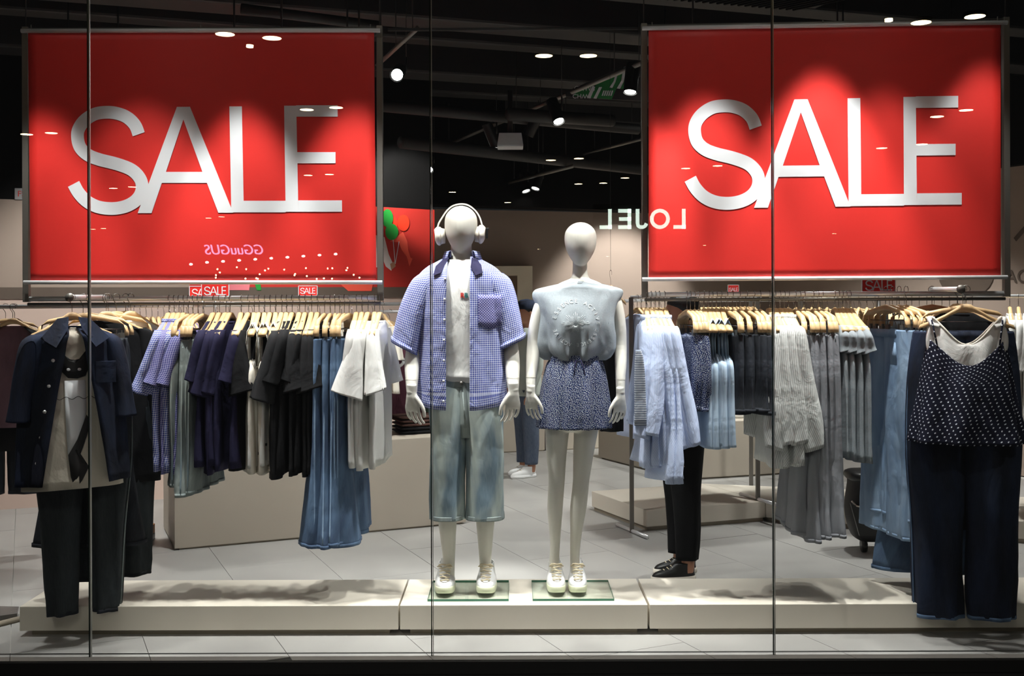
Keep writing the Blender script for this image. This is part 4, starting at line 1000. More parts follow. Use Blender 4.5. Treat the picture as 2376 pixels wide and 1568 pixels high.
# sale cards
def card(px0, py0, px1, py1, Y, lb, zs=1.52):
    a_ = V(px0, py1, Y); b_ = V(px1, py0, Y); r = empty('sale_card', a_)
    w_ = b_.x-a_.x; h = b_.z-a_.z
    g = G(); g.box((a_.x+w_/2, Y, a_.z+h/2), (w_, .006, h)); g.mk('card', M['red'], r, a_)
    g = G()
    for (x, z, sx, sz) in ((0, h/2, .004, h), (w_, h/2, .004, h), (w_/2, 0, w_, .004), (w_/2, h, w_, .004)): g.box((a_.x+x, Y, a_.z+z), (sx, .009, sz))
    g.mk('frame', M['alu'], r, a_)
    s_ = w_*.82/1426
    g = G()
    for q in LET:
        for poly in q: g.prism([Vector((a_.x+w_*.09+(x-345)*s_, Y-.0045, a_.z+h*.5-(y-830)*s_)) for x, y in poly], (0, -.0006, 0))
    g.mk('lettering', M['white'], r, a_)
    g = G(); g.tube([Vector((a_.x+w_/2, Y, a_.z)), Vector((a_.x+w_/2, Y, zs))], .004, 6); g.mk('stem', M['alu'], r, a_)
    tag(r, lb, 'sign')
card(440, 664, 500, 695, 7.15, 'small SALE card partly hidden behind another, above the grey jeans')
card(468, 657, 531, 692, 6.9, 'small SALE card above the navy tees')
card(693, 663, 736, 686, 7.4, 'small SALE card above the black tees')
card(1689, 661, 1714, 682, rail_pt(1702, FA, FB).y, 'tiny SALE card above the black denim shorts', 1.57)
card(2000, 646, 2077, 678, 6.9, 'SALE card above the grey cap-sleeved tees', 0.004)

# poster on the partition
pc0 = A0.lerp(A1, .5); tdir = dv
def onwall(px, py, d=0):
    # ray through pixel to the partition plane, offset d toward the viewer
    x = (px-KR*(py-684)-1188)/F; q = A0-nv*(.002+d)
    Y = (q.y*nv.y+q.x*nv.x)/(nv.y+x*nv.x); return V(px, py, Y)
po = onwall(1007, 690, 0); r = empty('wall_poster', po)
def pq(pts, m, nm, d):
    g = G(); g.prism([onwall(x, y, d) for x, y in pts], nv*-.0015); return g.mk(nm, m, r, po)
def pel(cx, cy, rx, ry, m, nm, d, k=20): pq([(cx+rx*math.cos(i/k*2*PI), cy+ry*math.sin(i/k*2*PI)) for i in range(k)], m, nm, d)
pq([(440, 455), (1008, 487), (1008, 673), (440, 673)], M['redp'], 'sheet', .004)
pq([(905, 560), (935, 538), (945, 560), (947, 580), (952, 597), (957, 600), (950, 618), (944, 596), (932, 580), (925, 562)], M['porange'], 'printed_ribbon', .008)
pel(936, 517, 14, 19, M['bred'], 'printed_balloon', .011); pel(912, 520, 10, 18, M['bred'], 'printed_balloon', .008)
pel(899, 506, 13, 21, M['bgreen'], 'printed_balloon', .014); pel(909, 538, 15, 19, M['bgreen'], 'printed_balloon', .016)
pq([(870, 545), (892, 550), (902, 590), (912, 612), (908, 628), (895, 618), (888, 600), (884, 620), (870, 620)], M['pwhite'], 'printed_sleeve', .01)
pq([(905, 612), (916, 606), (918, 618), (908, 626)], M['human'], 'printed_hand', .012)
pq([(531, 655), (580, 655), (578, 673), (531, 673)], M['ppink'], 'printed_bag', .01)
pq([(590, 655), (604, 655), (606, 673), (596, 673)], M['bgreen'], 'printed_bag', .012)
pq([(785, 655), (866, 655), (862, 675), (808, 675)], M['porange'], 'printed_skirt', .01)
g = G(); g.tube([onwall(912, 556, .016), onwall(917, 612, .016)], .003, 5); g.tube([onwall(926, 560, .016), onwall(917, 612, .016)], .003, 5); g.mk('printed_string', M['white'], r, po)
tag(r, 'red wall poster with green and red balloons on the left partition', 'poster')
# small sign and letters on walls
c = onwall(50, 450, .01); r = empty('wall_sign', c); g = G(); g.box((c.x, c.y, c.z), (.1, .012, .09), math.atan2(dv.y, dv.x)); g.mk('plate', mat('sign_plate_grey', (150, 148, 150), .5), r, c, bevel=.01)
g = G(); add_text(g, 'FS', .045, lambda v: c+dv*v.x-nv*(.008+v.z)+Vector((0, 0, v.y-.02))); g.mk('lettering', M['redp'], r, c); tag(r, 'small FS sign on the wall left of the left banner', 'sign')
wd = (C1-(B1-Vector((.45, 0, 0)))).normalized(); wn = Vector((wd.y, -wd.x, 0))
def onright(px, py, d=.01):
    x = (px-KR*(py-684)-1188)/F; n_ = Vector((-wd.y, wd.x, 0)); q = C1-n_*d
    Y = (q.x*n_.x+q.y*n_.y)/(n_.y+x*n_.x); return V(px, py, Y)
c = onright(2360, 640); r = empty('wall_lettering', c); g = G()
n_ = Vector((-wd.y, wd.x, 0)); zax = Vector((0, 0, 1))
add_text(g, 'AC', .12, lambda v: c+wd*v.x-n_*v.z*.3+zax*(v.y-.06), bold=.002); g.mk('letter_group', M['brown'], r, c)
g = G(); g.prism([onright(x, y) for x, y in ((2358, 560), (2380, 535), (2380, 520), (2352, 552))], n_*-.002); g.mk('painted_mark', M['brown'], r, c)
g = G(); cc = onright(2240, 640, .012); g.prism([cc+wd*(.3*math.cos(i/24*2*PI))+zax*(.2*math.sin(i/24*2*PI)) for i in range(24)], n_*-.002); g.mk('painted_mark', M['brown'], r, c)
tag(r, 'dark painted letters and shapes on the right hand wall', 'lettering')

# ============================================================= MANNEQUINS
MY = 5.38; S_ = MY/F
def mp(px, py): v = V(px, py, MY); return v.x, v.z
def tubeell(g, pts, m=0, n=28, p=1.0, cap=True, off=None, my=MY, sub=4, t0=None, t1=None, close=True):
    """pts: (px, py, rx_px, ry_m, dy_m)"""
    q = []
    for a_ in pts:
        x, z = mp(a_[0], a_[1]); q.append((x, z, a_[2]*S_, a_[3], a_[4] if len(a_) > 4 else 0))
    g.loft([ring(x, my+dy, z, max(rx, .003), max(ry, .003), n, p, off, t0, t1) for x, z, rx, ry, dy in catmull(q, sub)], close, cap, cap, m)
def hand(g, wx, wz, side, s=1.0, my=MY, dyw=0):
    """side=+1: thumb toward +x"""
    e1 = Vector((side*.88, -.47, 0)).normalized(); e2 = Vector((side*.47, .88, 0)).normalized(); dn = Vector((0, 0, -1)); W0 = Vector((wx, my+dyw, wz))
    def rg(c, a, b): return [c+e1*(math.cos(t)*a)+e2*(math.sin(t)*b) for t in [i/16*2*PI for i in range(16)]]
    L = [(-.03, .023, .019, 0), (0, .024, .017, 0), (.025, .028, .017, 0), (.055, .034, .014, .002), (.078, .035, .011, .005), (.086, .032, .008, .006)]
    g.loft([rg(W0+dn*(d*s)+e2*(c_*s), a*s, b*s) for d, a, b, c_ in L], True, True, True)
    for k, (o1, ln) in enumerate(((.030, .072), (.0105, .08), (-.0105, .074), (-.030, .058))):
        p_ = W0+e1*(o1*s)+dn*(.08*s)+e2*(.006*s); P = [p_-dn*(.02*s), p_]; ang = .25+.12*k
        d = (dn+e1*((1.5-k)*.07)).normalized(); tot = ln*s
        for seg, fr in ((.45, .22), (.3, .5), (.25, .45)):
            q_ = Matrix.Rotation(0, 3, 'X'); cv = (e2*.9+e1*.22).normalized(); d = (d*math.cos(fr+.05*k)+cv*math.sin(fr+.05*k)).normalized() if seg == .45 else (d+cv*.36).normalized()
            P.append(P[-1]+d*tot*seg)
        P = [tuple(x) for x in P]; PP = catmull(P, 3); n_ = len(PP)
        g.tube(PP, [(.0080-.0024*i/n_)*s for i in range(n_)], 8)
    p_ = W0+e1*(.018*s)+dn*(.02*s); P = [tuple(p_), tuple(p_+e1*(.022*s)+dn*(.024*s)), tuple(p_+e1*(.040*s)+dn*(.056*s)+e2*(.004*s)), tuple(p_+e1*(.043*s)+dn*(.092*s)+e2*(.010*s))]
    PP = catmull(P, 3); n_ = len(PP); g.tube(PP, [(.0120-.0050*i/n_)*s for i in range(n_)], 8)
def finish(o, vox=.0034, it=4):
    q = o.modifiers.new('remesh', 'REMESH'); q.mode = 'VOXEL'; q.voxel_size = vox; q.use_smooth_shade = True
    q = o.modifiers.new('smooth', 'SMOOTH'); q.factor = .5; q.iterations = it
    return o
def head(g, cx, ytop, ybot, rmax, dy=0, my=MY):
    H = ybot-ytop
    prof = [(0, .05), (.015, .28), (.05, .52), (.12, .76), (.22, .94), (.34, 1.0), (.48, .985), (.62, .9), (.74, .76), (.84, .6), (.92, .44), (.975, .26), (1.0, .06)]
    q = []
    for t, r_ in prof:
        x, z = mp(cx, ytop+H*t); q.append((x, z, rmax*r_*S_, rmax*S_*1.28*(r_**.8), dy-.012*t))
    g.loft([ring(x, my+d, z, max(a, .003), max(b, .003), 32) for x, z, a, b, d in catmull(q, 3)], True, True, True)
def sneaker(root, org, x, my, z0, L=.265, wd=.047, rz=0, high=0):
    o = empty('sneaker', (0, 0, 0)); o.parent = root
    R = Matrix.Rotation(rz, 3, 'Z'); O = Vector((x, my, z0))
    T = lambda v: O+R @ Vector(v)
    def foot(a, b, cy, z, n=32, zt=0):
        return [T((v.x*(1-.18*max(0, v.y/b)), cy+v.y, z+zt*(max(0, -v.y/b))**3)) for v in ring(0, 0, 0, a, b, n, .82)]
    g = G(); g.loft([foot(wd*.94, L/2*.97, 0, .0, zt=.012), foot(wd, L/2, 0, .008, zt=.012), foot(wd*1.01, L/2*1.01, 0, .03, zt=.008), foot(wd*.96, L/2*.97, 0, .036, zt=.006)], True, True, True); g.mk('sole', M['sole'], o, org)
    g = G(); pts = [(.034, wd*.95, L/2*.96, 0), (.05, wd*.93, L/2*.92, .004), (.064, wd*.85, L/2*.8, .02), (.08, wd*.74, L/2*.62, .045), (.1, wd*.68, L/2*.48, .064), (.118+high, wd*.66, L/2*.42, .07)]
    g.loft([foot(a, b, cy, z, 32) for z, a, b, cy in catmull(pts, 4)], True, True, False); g.mk('upper', M['shoe'], o, org, solid=.003)
    g = G(); g.box(T((0, .004, .118)), (wd*.9, .012, .07), rz, rx=-.5); g.mk('tongue', M['shoe'], o, org, bevel=.004)
    for k in range(6):
        t = k/5; z = .069+.058*t; y = -L/2*(.74-.47*t)-.002; w_ = wd*(.42+.16*t)
        g = G(); s_ = 1 if k % 2 else -1
        g.tube([T((-w_, y+.012, z-.004)), T((-w_*.4, y-.004, z+.003+.003*s_)), T((w_*.4, y-.004, z+.003-.003*s_)), T((w_, y+.012, z-.004))], .0032, 6); g.mk('lace', M['lace'], o, org)
    for sd in (-1, 1):
        g = G(); P = [T((0, -L/2*.3, .128)), T((sd*wd*.5, -L/2*.36, .134)), T((sd*wd*.75, -L/2*.36, .122)), T((sd*wd*.3, -L/2*.34, .122))]; g.tube(P, .003, 6); g.mk('lace_bow', M['lace'], o, org)
    return o
SZ = .146+.012
def slabglass(px0, px1, lb):
    a_ = FL(px0, 1397, SZ); b_ = FL(px1, 1397, SZ); c = Vector(((a_.x+b_.x)/2, 5.37, .147))
    r = empty('glass_base', c); g = G(); g.box((c.x, 5.37, .1525), (b_.x-a_.x, .34, .011)); g.mk('slab', M['glassgreen'], r, c)
    g = G()
    for x, y, sx, sy in ((0, -.1705, b_.x-a_.x, .001), (0, .1705, b_.x-a_.x, .001), ((b_.x-a_.x)/2, 0, .001, .34), (-(b_.x-a_.x)/2, 0, .001, .34)): g.box((c.x+x, c.y+y, .1525), (sx, sy, .011))
    g.mk('polished_edge', M['glassedge'], r, c); return tag(r, lb, 'mannequin base')
slabglass(990, 1180, 'green glass base plate under the male mannequin'); slabglass(1237, 1428, 'green glass base plate under the female mannequin')

# ---------------- male
mo = Vector((mp(1082, 1380)[0], MY, SZ)); man = empty('mannequin', mo)
g = G()
head(g, 1070, 478, 588, 38, -.01)
tubeell(g, [(1070, 560, 24, .055, .015), (1070, 595, 25, .056, .015), (1070, 618, 29, .06, .01), (1070, 640, 50, .075, 0)])
tubeell(g, [(1070, 618, 28, .06), (1070, 632, 62, .08), (1070, 655, 84, .1), (1070, 700, 82, .11), (1070, 760, 74, .11), (1070, 830, 66, .095), (1072, 890, 62, .085), (1076, 950, 72, .085), (1078, 985, 64, .07), (1078, 1000, 50, .04)])
for pts in ([(1043, 950, 38, .1), (1040, 1020, 36, .09), (1038, 1140, 26, .062), (1037, 1180, 23, .056), (1038, 1215, 21, .055, .01), (1040, 1260, 17, .045, .01), (1042, 1315, 13, .034, .01), (1042, 1372, 13, .035, 0)],
            [(1112, 950, 38, .1), (1118, 1020, 36, .09), (1124, 1140, 26, .062), (1125, 1180, 23, .056), (1126, 1215, 21, .055, .01), (1126, 1260, 17, .045, .01), (1126, 1315, 13, .034, .01), (1127, 1372, 13, .035, 0)]): tubeell(g, pts)
tubeell(g, [(998, 640, 16, .05), (988, 665, 23, .055), (977, 720, 21, .05), (964, 790, 18.5, .043, -.01), (959, 840, 18, .04, -.05), (960, 880, 14.5, .034, -.10), (961, 905, 12, .026, -.125)])
tubeell(g, [(1142, 640, 16, .05), (1152, 665, 23, .055), (1165, 720, 21, .05), (1182, 790, 18.5, .043, -.01), (1188, 840, 18, .04, -.05), (1190, 880, 14.5, .034, -.10), (1191, 900, 12, .026, -.125)])
x, z = mp(961, 903); hand(g, x, z, 1, 1.1, dyw=-.13); x, z = mp(1191, 898); hand(g, x, z, -1, 1.1, dyw=-.13)
finish(g.mk('body', M['skin'], man, mo))
for px, py, dy in ((960, 876, -.096), (1190, 872, -.092)):
    x, z = mp(px, py); g = G(); g.loft([ring(x, MY+dy, z+dz, 15.4*S_, .0355, 30) for dz in (0, -.0012)]); g.mk('wrist_joint', M['toe'], man, mo, solid=.001)
# tee inside
g = G(); fo = folds(.01, 6, 201, mp(0, 700)[1], mp(0, 880)[1], .003)
tubeell(g, [(1070, 603, 34, .066, .01), (1070, 612, 46, .078), (1070, 628, 72, .098), (1070, 650, 90, .118), (1070, 700, 88, .128), (1070, 780, 80, .126), (1070, 850, 76, .118), (1070, 872, 72, .12), (1070, 884, 60, .104)], n=48, cap=False, off=fo)
tee = g.mk('inner_tee', Fb['white'], man, mo, solid=.003, label='white crew-neck tee under the open shirt')
bvt = BVHTree.FromPolygons([Vector(v) for v in g.v], g.f)
def proj(bv, x, z, y0, d=.003):
    h = bv.ray_cast(Vector((x, y0-1, z)), Vector((0, 1, 0))); return Vector((x, (h[0].y if h[0] else y0)-d, z))
x0, z0 = mp(1080, 690)
for ch, m_, dx in (('R', M['redp'], -.009), ('B', mat('teal_embroidery', (40, 110, 110), .7, 0, 0), .009)):
    g = G(); add_text(g, ch, .024, lambda v: proj(bvt, x0+dx+v.x, z0+v.y, MY, .004+v.z), bold=.001); g.mk('embroidered_letter', m_, tee, mo)
# shorts
g = G(); fo = folds(.008, 8, 205, mp(0, 900)[1], mp(0, 1200)[1], .004)
for pts, sd in (([(1046, 876, 46, .104), (1046, 900, 49, .112), (1044, 945, 50, .12), (1043, 1000, 44, .123), (1040, 1060, 40, .12), (1038, 1120, 37.5, .116), (1039, 1198, 37, .117)], 207), ([(1098, 876, 46, .104), (1102, 900, 49, .112), (1114, 945, 52, .12), (1122, 1000, 45, .123), (1125, 1060, 43, .12), (1125, 1120, 42, .116), (1125, 1198, 43, .117)], 211)):
    tubeell(g, pts, n=60, p=.72, cap=False, off=folds(.009, 5, sd, mp(0, 930)[1], mp(0, 1200)[1], .003), sub=8)
sh = g.mk('denim_shorts', Fb['lightdenim'], man, mo, solid=.004, label='light washed wide denim shorts reaching below the knee')
g = G(); tubeell(g, [(1072, 873, 68, .105), (1073, 895, 73, .114)], n=48, cap=False); g.mk('waistband', Fb['greydenim'], sh, mo, solid=.006)
for cx in (1039, 1125.5):
    g = G(); tubeell(g, p=.72, pts=[(cx, 1189, 38 if cx < 1100 else 44, .118), (cx, 1199, 38.5 if cx < 1100 else 44.5, .1195)], n=40, cap=False); g.mk('hem', Fb['greydenim'], sh, mo, solid=.005)
g = G(); x, z = mp(1073, 884); g.tube([(x, MY-.118, z), (x, MY-.124, z)], .009, 12); g.mk('button', M['gun'], sh, mo)
g = G(); g.loft([[Vector((mp(px+dx, 0)[0], MY-yy+abs(dx)*.0011, mp(0, py)[1])) for dx in (-13, -6, 0, 6, 13)] for px, py, yy in ((1074, 878, .112), (1075, 900, .119), (1078, 940, .127), (1080, 980, .128), (1082, 1012, .120))], False); g.mk('fly_panel', Fb['greydenim'], sh, mo, solid=.004)
g = G(); x1, z1 = mp(1077, 905); x2, z2 = mp(1083, 985); g.tube([(x1, MY-.118, z1), (x2, MY-.131, z2)], .005, 6); g.mk('fly_seam', Fb['greydenim'], sh, mo)
# open shirt
g = G(); fo = folds(.013, 7, 215, mp(0, 700)[1], mp(0, 945)[1], .005)
prof = [(1070, 596, 36, .075, .02), (1070, 606, 52, .088, .012), (1070, 618, 74, .11, .004), (1070, 634, 92, .13), (1070, 652, 101, .142), (1070, 690, 103, .148), (1070, 760, 102, .15), (1070, 850, 104, .152), (1070, 945, 106, .156)]
q = [(mp(a[0], a[1])[0], mp(a[0], a[1])[1], a[2]*S_, a[3], a[4] if len(a) > 4 else 0) for a in prof]
rings = []
Q = catmull(q, 6)
for i, (x, z, a, b, dy) in enumerate(Q):
    f_ = i/(len(Q)-1); gapl = (mp(1070, 0)[0]-mp(1042-4*f_, 0)[0]); gapr = (mp(1092, 0)[0]-mp(1070, 0)[0])
    tl_ = math.asin(min(.9, gapl/a)); tr_ = math.asin(min(.9, gapr/a))
    r_ = ring(x, MY+dy, z, a, b, 84, 1, fo, -PI/2+tr_, 1.5*PI-tl_)
    # shirt tail: lower front and back, higher at the sides
    r_ = [Vector((v.x, v.y, v.z+(.03*(abs(v.x-x)/a)**3 if i > len(Q)-4 else 0))) for v in r_]
    rings.append(r_)
g.loft(rings, False)
def slv(g, pts, tilt, seed, my=MY):
    qq = [(mp(a[0], a[1])[0], mp(a[0], a[1])[1], a[2]*S_, a[3], tilt*i/(len(pts)-1)) for i, a in enumerate(pts)]
    fo = folds(.008, 4, seed, qq[0][1], qq[-1][1], .003); rr = [ring(x, my, z, a, b, 34, 1, fo, tilt=tl) for x, z, a, b, tl in catmull(qq, 6)]; g.loft(rr); return rr[-1]
h1 = slv(g, [(1003, 634, 26, .085), (990, 655, 34, .1), (972, 700, 36, .1), (957, 750, 35, .098), (945, 810, 34, .096)], -.5, 221)
h2 = slv(g, [(1140, 634, 26, .085), (1150, 655, 34, .1), (1163, 700, 35, .1), (1174, 750, 34, .098), (1184, 800, 34, .096)], .45, 225)
sh = g.mk('gingham_shirt', Fb['gingham'], man, mo, solid=.004, label='blue gingham short-sleeved shirt worn open')
bvs = BVHTree.FromPolygons([Vector(v) for v in g.v], g.f)
for h in (h1, h2):
    c = sum(h, Vector())/len(h); g = G(); g.loft([[c+(v-c)*1.03+Vector((0, 0, .028)) for v in h], [c+(v-c)*1.035 for v in h]]); g.mk('sleeve_hem', Fb['gingham'], sh, mo, solid=.004)
for k in range(7):
    x, z = mp(1038.5-k*.6, 648+k*46); p_ = proj(bvs, x-.004, z, MY, .005); g = G(); g.tube([p_, p_-Vector((0, .004, 0))], .0058, 12); g.mk('button', M['button'], sh, mo)
vs = []; a_, b_ = mp(1112, 685), mp(1164, 752); nn = 8; g = G()
for i in range(nn+1):
    for j in range(nn+1):
        x = a_[0]+(b_[0]-a_[0])*j/nn; z = a_[1]+(b_[1]-a_[1])*i/nn
        if i == nn: z -= .018*(1-abs(j/nn-.5)*2)
        vs.append(proj(bvs, x, z, MY, .006))
fs = [(i*(nn+1)+j, i*(nn+1)+j+1, (i+1)*(nn+1)+j+1, (i+1)*(nn+1)+j) for i in range(nn) for j in range(nn)]
g.add(vs, fs, [[((vs[q].x+vs[q].z)*.707, (vs[q].z-vs[q].x)*.707) for q in f] for f in fs]); g.mk('chest_pocket', Fb['gingham2'], sh, mo, solid=.004)
for sd, P in ((-1, [(1043, 598), (1030, 602), (1014, 618), (1009, 640), (1027, 634), (1043, 622)]), (1, [(1096, 598), (1108, 602), (1118, 616), (1122, 634), (1106, 640), (1094, 622)])):
    g = G(); pts = []
    for i, (px, py) in enumerate(P):
        x, z = mp(px, py); pts.append(proj(bvs, x, z, MY, .012) if i > 1 else Vector((x, MY-.055, z)))
    g.prism(pts, (0, -.004, 0)); g.mk('collar', Fb['navy'], sh, mo, bevel=.001)  # navy leaf paints the shaded underside of the gingham collar
g = G(); g.loft([[Vector((v.x, v.y, v.z+dz)) for v in ring(mp(1070, 0)[0], MY+.02, mp(1070, 596)[1], 36*S_*k_, .078*k_, 30, 1, None, -PI/2+.8, 1.5*PI-.8)] for k_, dz in ((1.0, -.004), (.93, .03), (1.12, .026), (1.3, -.015))], False); g.mk('collar_stand', Fb['gingham'], sh, mo, solid=.003)
for px, x_ in ((1033, 0), (1129, 0)):
    x, _ = mp(px, 1380); sneaker(man, mo, x, 5.385, SZ, .27, .051, 0.03 if px < 1100 else -.03)
# headphones
hpz = lambda px, py: Vector((mp(px, py)[0], MY-.01, mp(px, py)[1]))
hd = empty('headphones', mo); hd.location = (0, 0, 0); hd.parent = man
P = [hpz(px, py) for px, py in [(1016, 535), (1018, 520), (1028, 503), (1037, 490), (1050, 479), (1069, 474), (1087, 477), (1103, 489), (1113, 504), (1118, 520), (1121, 533)]]
PP = [Vector(p_) for p_ in catmull([tuple(p_) for p_ in P], 4)]
g = G(); g.loft([[p_+Vector((0, sy*.014, 0))+(p_-hpz(1070, 530)).normalized()*(k_*.0035) for sy, k_ in ((-1, -1), (1, -1), (1, 1), (-1, 1))] for p_ in PP], True, True, True); g.sm = [False]*len(g.f); g.mk('headband', M['plwhite'], hd, mo)
for px, sd in ((1021, -1), (1114, 1)):
    c = hpz(px, 546-2*sd)
    g = G(); g.tube([c+Vector((-.026*sd, 0, 0)), c+Vector((-.006*sd, 0, 0))], [.036, .040], 24); g.mk('ear_cushion', M['plwhite'], hd, mo)
    g = G(); g.tube([c+Vector((-.006*sd, 0, 0)), c+Vector((0.0, 0, 0)), c+Vector((.012*sd, 0, 0)), c+Vector((.022*sd, 0, -.002)), c+Vector((.024*sd, 0, -.002))], [.043, .047, .046, .036, .02], 28); g.mk('ear_cup', M['plwhite'], hd, mo)
c = hpz(1130, 542); g = G(); g.box(c, (.01, .02, .05), 0); g.box(c+Vector((.004, 0, .024)), (.016, .022, .008)); g.mk('security_tag', M['blackpl'], hd, mo, bevel=.002)
tag(man, 'white faceless male mannequin in headphones, open gingham shirt and denim shorts', 'mannequin')

# ---------------- female
fo_ = Vector((mp(1315, 1380)[0], MY, SZ)); wom = empty('mannequin', fo_)
g = G(); head(g, 1346.5, 516, 617, 37, -.01)
tubeell(g, [(1346, 590, 17, .045, .012), (1346, 620, 17, .046, .014), (1346, 642, 20, .05, .008), (1346, 658, 36, .06, 0)])
tubeell(g, [(1346, 646, 22, .05), (1346, 658, 50, .062), (1346, 675, 70, .075), (1346, 710, 66, .085), (1345, 745, 62, .098, -.01), (1343, 790, 50, .075), (1342, 830, 45, .07), (1340, 880, 60, .09), (1336, 940, 68, .1), (1331, 985, 62, .1), (1328, 1000, 40, .06)])
for pts in ([(1297, 940, 36, .09), (1293, 992, 29, .078), (1291, 1050, 24, .065), (1292, 1107, 19, .052), (1290, 1140, 18.5, .052), (1288, 1180, 18, .055, .012), (1288, 1225, 14.5, .046, .012), (1288, 1265, 11.5, .034, .01), (1286, 1310, 11.5, .03, .01), (1288, 1370, 12, .032)],
            [(1362, 940, 36, .09), (1360, 992, 29, .078), (1354, 1050, 24, .065), (1349, 1107, 19.5, .052), (1346, 1140, 19, .052), (1342, 1180, 19, .055, .012), (1338, 1225, 14.5, .046, .012), (1335, 1265, 12, .034, .01), (1334, 1310, 11, .03, .01), (1338, 1370, 12, .032)]): tubeell(g, pts)
tubeell(g, [(1282, 668, 12, .035), (1268, 682, 16, .04), (1254, 710, 16, .04), (1243, 755, 16, .037), (1238, 800, 15.5, .034), (1235, 840, 14.5, .032, -.03), (1232, 875, 12, .027, -.06), (1231, 905, 10, .022, -.08)])
tubeell(g, [(1408, 668, 12, .035), (1420, 682, 16, .04), (1430, 710, 16, .04), (1438, 755, 14.5, .037), (1440, 800, 14, .034), (1439, 840, 13.5, .032, -.03), (1437, 875, 11.5, .027, -.06), (1436, 908, 10, .022, -.08)])
x, z = mp(1231, 905); hand(g, x, z, 1, .95, dyw=-.082); x, z = mp(1436, 910); hand(g, x, z, -1, 1.0, dyw=-.082)
finish(g.mk('body', M['skin'], wom, fo_))
# tee
g = G()
zt, zb = mp(0, 720)[1], mp(0, 830)[1]
_f = folds(.032, 7, 233, zt, zb, .006)
tubeell(g, [(1346, 655, 30, .058, .004), (1346, 660, 52, .068), (1345, 666, 78, .078), (1343, 673, 100, .082), (1340, 686, 103, .092), (1338, 704, 94, .108, -.004), (1338, 730, 85, .122, -.01), (1339, 755, 82, .128, -.012), (1339, 785, 82, .125, -.005), (1338, 808, 80, .122), (1338, 824, 68, .112), (1338, 834, 54, .094)], n=90, cap=False, off=_f, sub=6)
def capsl(pts, seed): 
    qq = [(mp(a[0], a[1])[0], mp(a[0], a[1])[1], a[2]*S_, a[3], a[4]) for a in pts]
    g.loft([ring(x, MY, z, a, b, 30, 1, folds(.003, 3, seed, 2, 1, .003), tilt=t) for x, z, a, b, t in catmull(qq, 5)])
tee = g.mk('sleeveless_tee', Fb['heather'], wom, fo_, solid=.004, label='heather grey cap-sleeved tee tucked in')
bvt = BVHTree.FromPolygons([Vector(v) for v in g.v], g.f)
g = G(); tubeell(g, [(1346, 653, 30, .059, .004), (1346, 659, 38, .064, .003)], n=40, cap=False); g.mk('neck_rib', Fb['heather'], tee, fo_, solid=.005)
txt = 'ESSENCE ACTIVE'; cx, cz = mp(1333, 748); Rt = 46*S_
g = G()
def arc(txt, a0, a1, R_, h, flip=False):
    for i, ch in enumerate(txt):
        if ch == ' ': continue
        t = math.radians(a0+(a1-a0)*i/(len(txt)-1)); ca, sa = math.cos(t), math.sin(t)
        X, Z = cx+R_*ca, cz+R_*sa
        # letter up = radial
        add_text(g, ch, h, lambda v: proj(bvt, X+v.x*sa+v.y*ca, Z-v.x*ca+v.y*sa, MY, .0045+v.z*.3))
arc('ESSENCE ACTIVE', 165, 0, Rt, .019); arc('ESSENCE ACTIVE', -20, -160, Rt, .019)
g.mk('printed_lettering', mat('pale_print', (216, 222, 224), .7, 0, 0), tee, fo_)
for P in ([(1286, 668), (1276, 688), (1270, 710), (1269, 732), (1272, 750)], [(1398, 668), (1407, 688), (1411, 710), (1411, 732), (1408, 750)]):
    g = G(); g.tube(catmull([tuple(proj(bvt, *mp(*q_), MY, .001)) for q_ in P], 3), .0022, 5); g.mk('armhole_seam', Fb['heather'], tee, fo_)
g = G()
cx2, cz2 = mp(1332, 752)
for i in range(44):
    t = i/44*2*PI; l_ = (.058+.012*math.sin(t*9))*(1 if math.sin(t) > 0 else .62)
    P = [proj(bvt, cx2+k_*l_*math.cos(t), cz2+k_*l_*math.sin(t)*.9, MY, .0045) for k_ in (.2, .5, .75, 1)]; g.tube(P, .0006, 4)
g.mk('printed_flower', bpy.data.materials['pale_print'], tee, fo_)
# skirt-like shorts
g = G(); z0_, z1_ = mp(0, 826)[1], mp(0, 990)[1]
f1 = folds(.012, 13, 241, z0_, z1_, .006)
tubeell(g, [(1336, 826, 57, .096), (1336, 834, 60, .102), (1335, 850, 67, .114), (1334, 890, 76, .13), (1333, 940, 83, .14), (1332, 990, 86, .146)], n=110, cap=False, off=f1, sub=7)
sk = g.mk('floral_shorts', Fb['ditsy'], wom, fo_, solid=.004, label='navy and white floral flared shorts with gathered waist')
g = G(); tubeell(g, [(1336, 822, 56, .095), (1336, 828, 60, .101), (1336, 836, 60, .103)], n=80, cap=False, off=folds(.004, 30, 7, 9, 8, .004)); g.mk('waistband', Fb['ditsy'], sk, fo_, solid=.004)
for dx in (-4, 6):
    x, z = mp(1338+dx, 832); g = G(); g.tube([(x, MY-.108, z), (x+dx*.002, MY-.124, z-.03), (x+dx*.003, MY-.134, z-.075)], .003, 6); g.mk('drawstring', Fb['navy'], sk, fo_)
for px in (1290, 1340):
    x, _ = mp(px, 1380); sneaker(wom, fo_, x, 5.385, SZ, .25, .047, .02 if px < 1300 else -.02)
for px, py, dy in ((1232, 872, -.058), (1437, 876, -.061)):
    x, z = mp(px, py); g = G(); g.loft([ring(x, MY+dy, z+dz, 12.6*S_, .0285, 30) for dz in (0, -.0012)]); g.mk('wrist_joint', M['toe'], wom, fo_, solid=.001)
tag(wom, 'white faceless female mannequin in grey tee and floral shorts', 'mannequin')

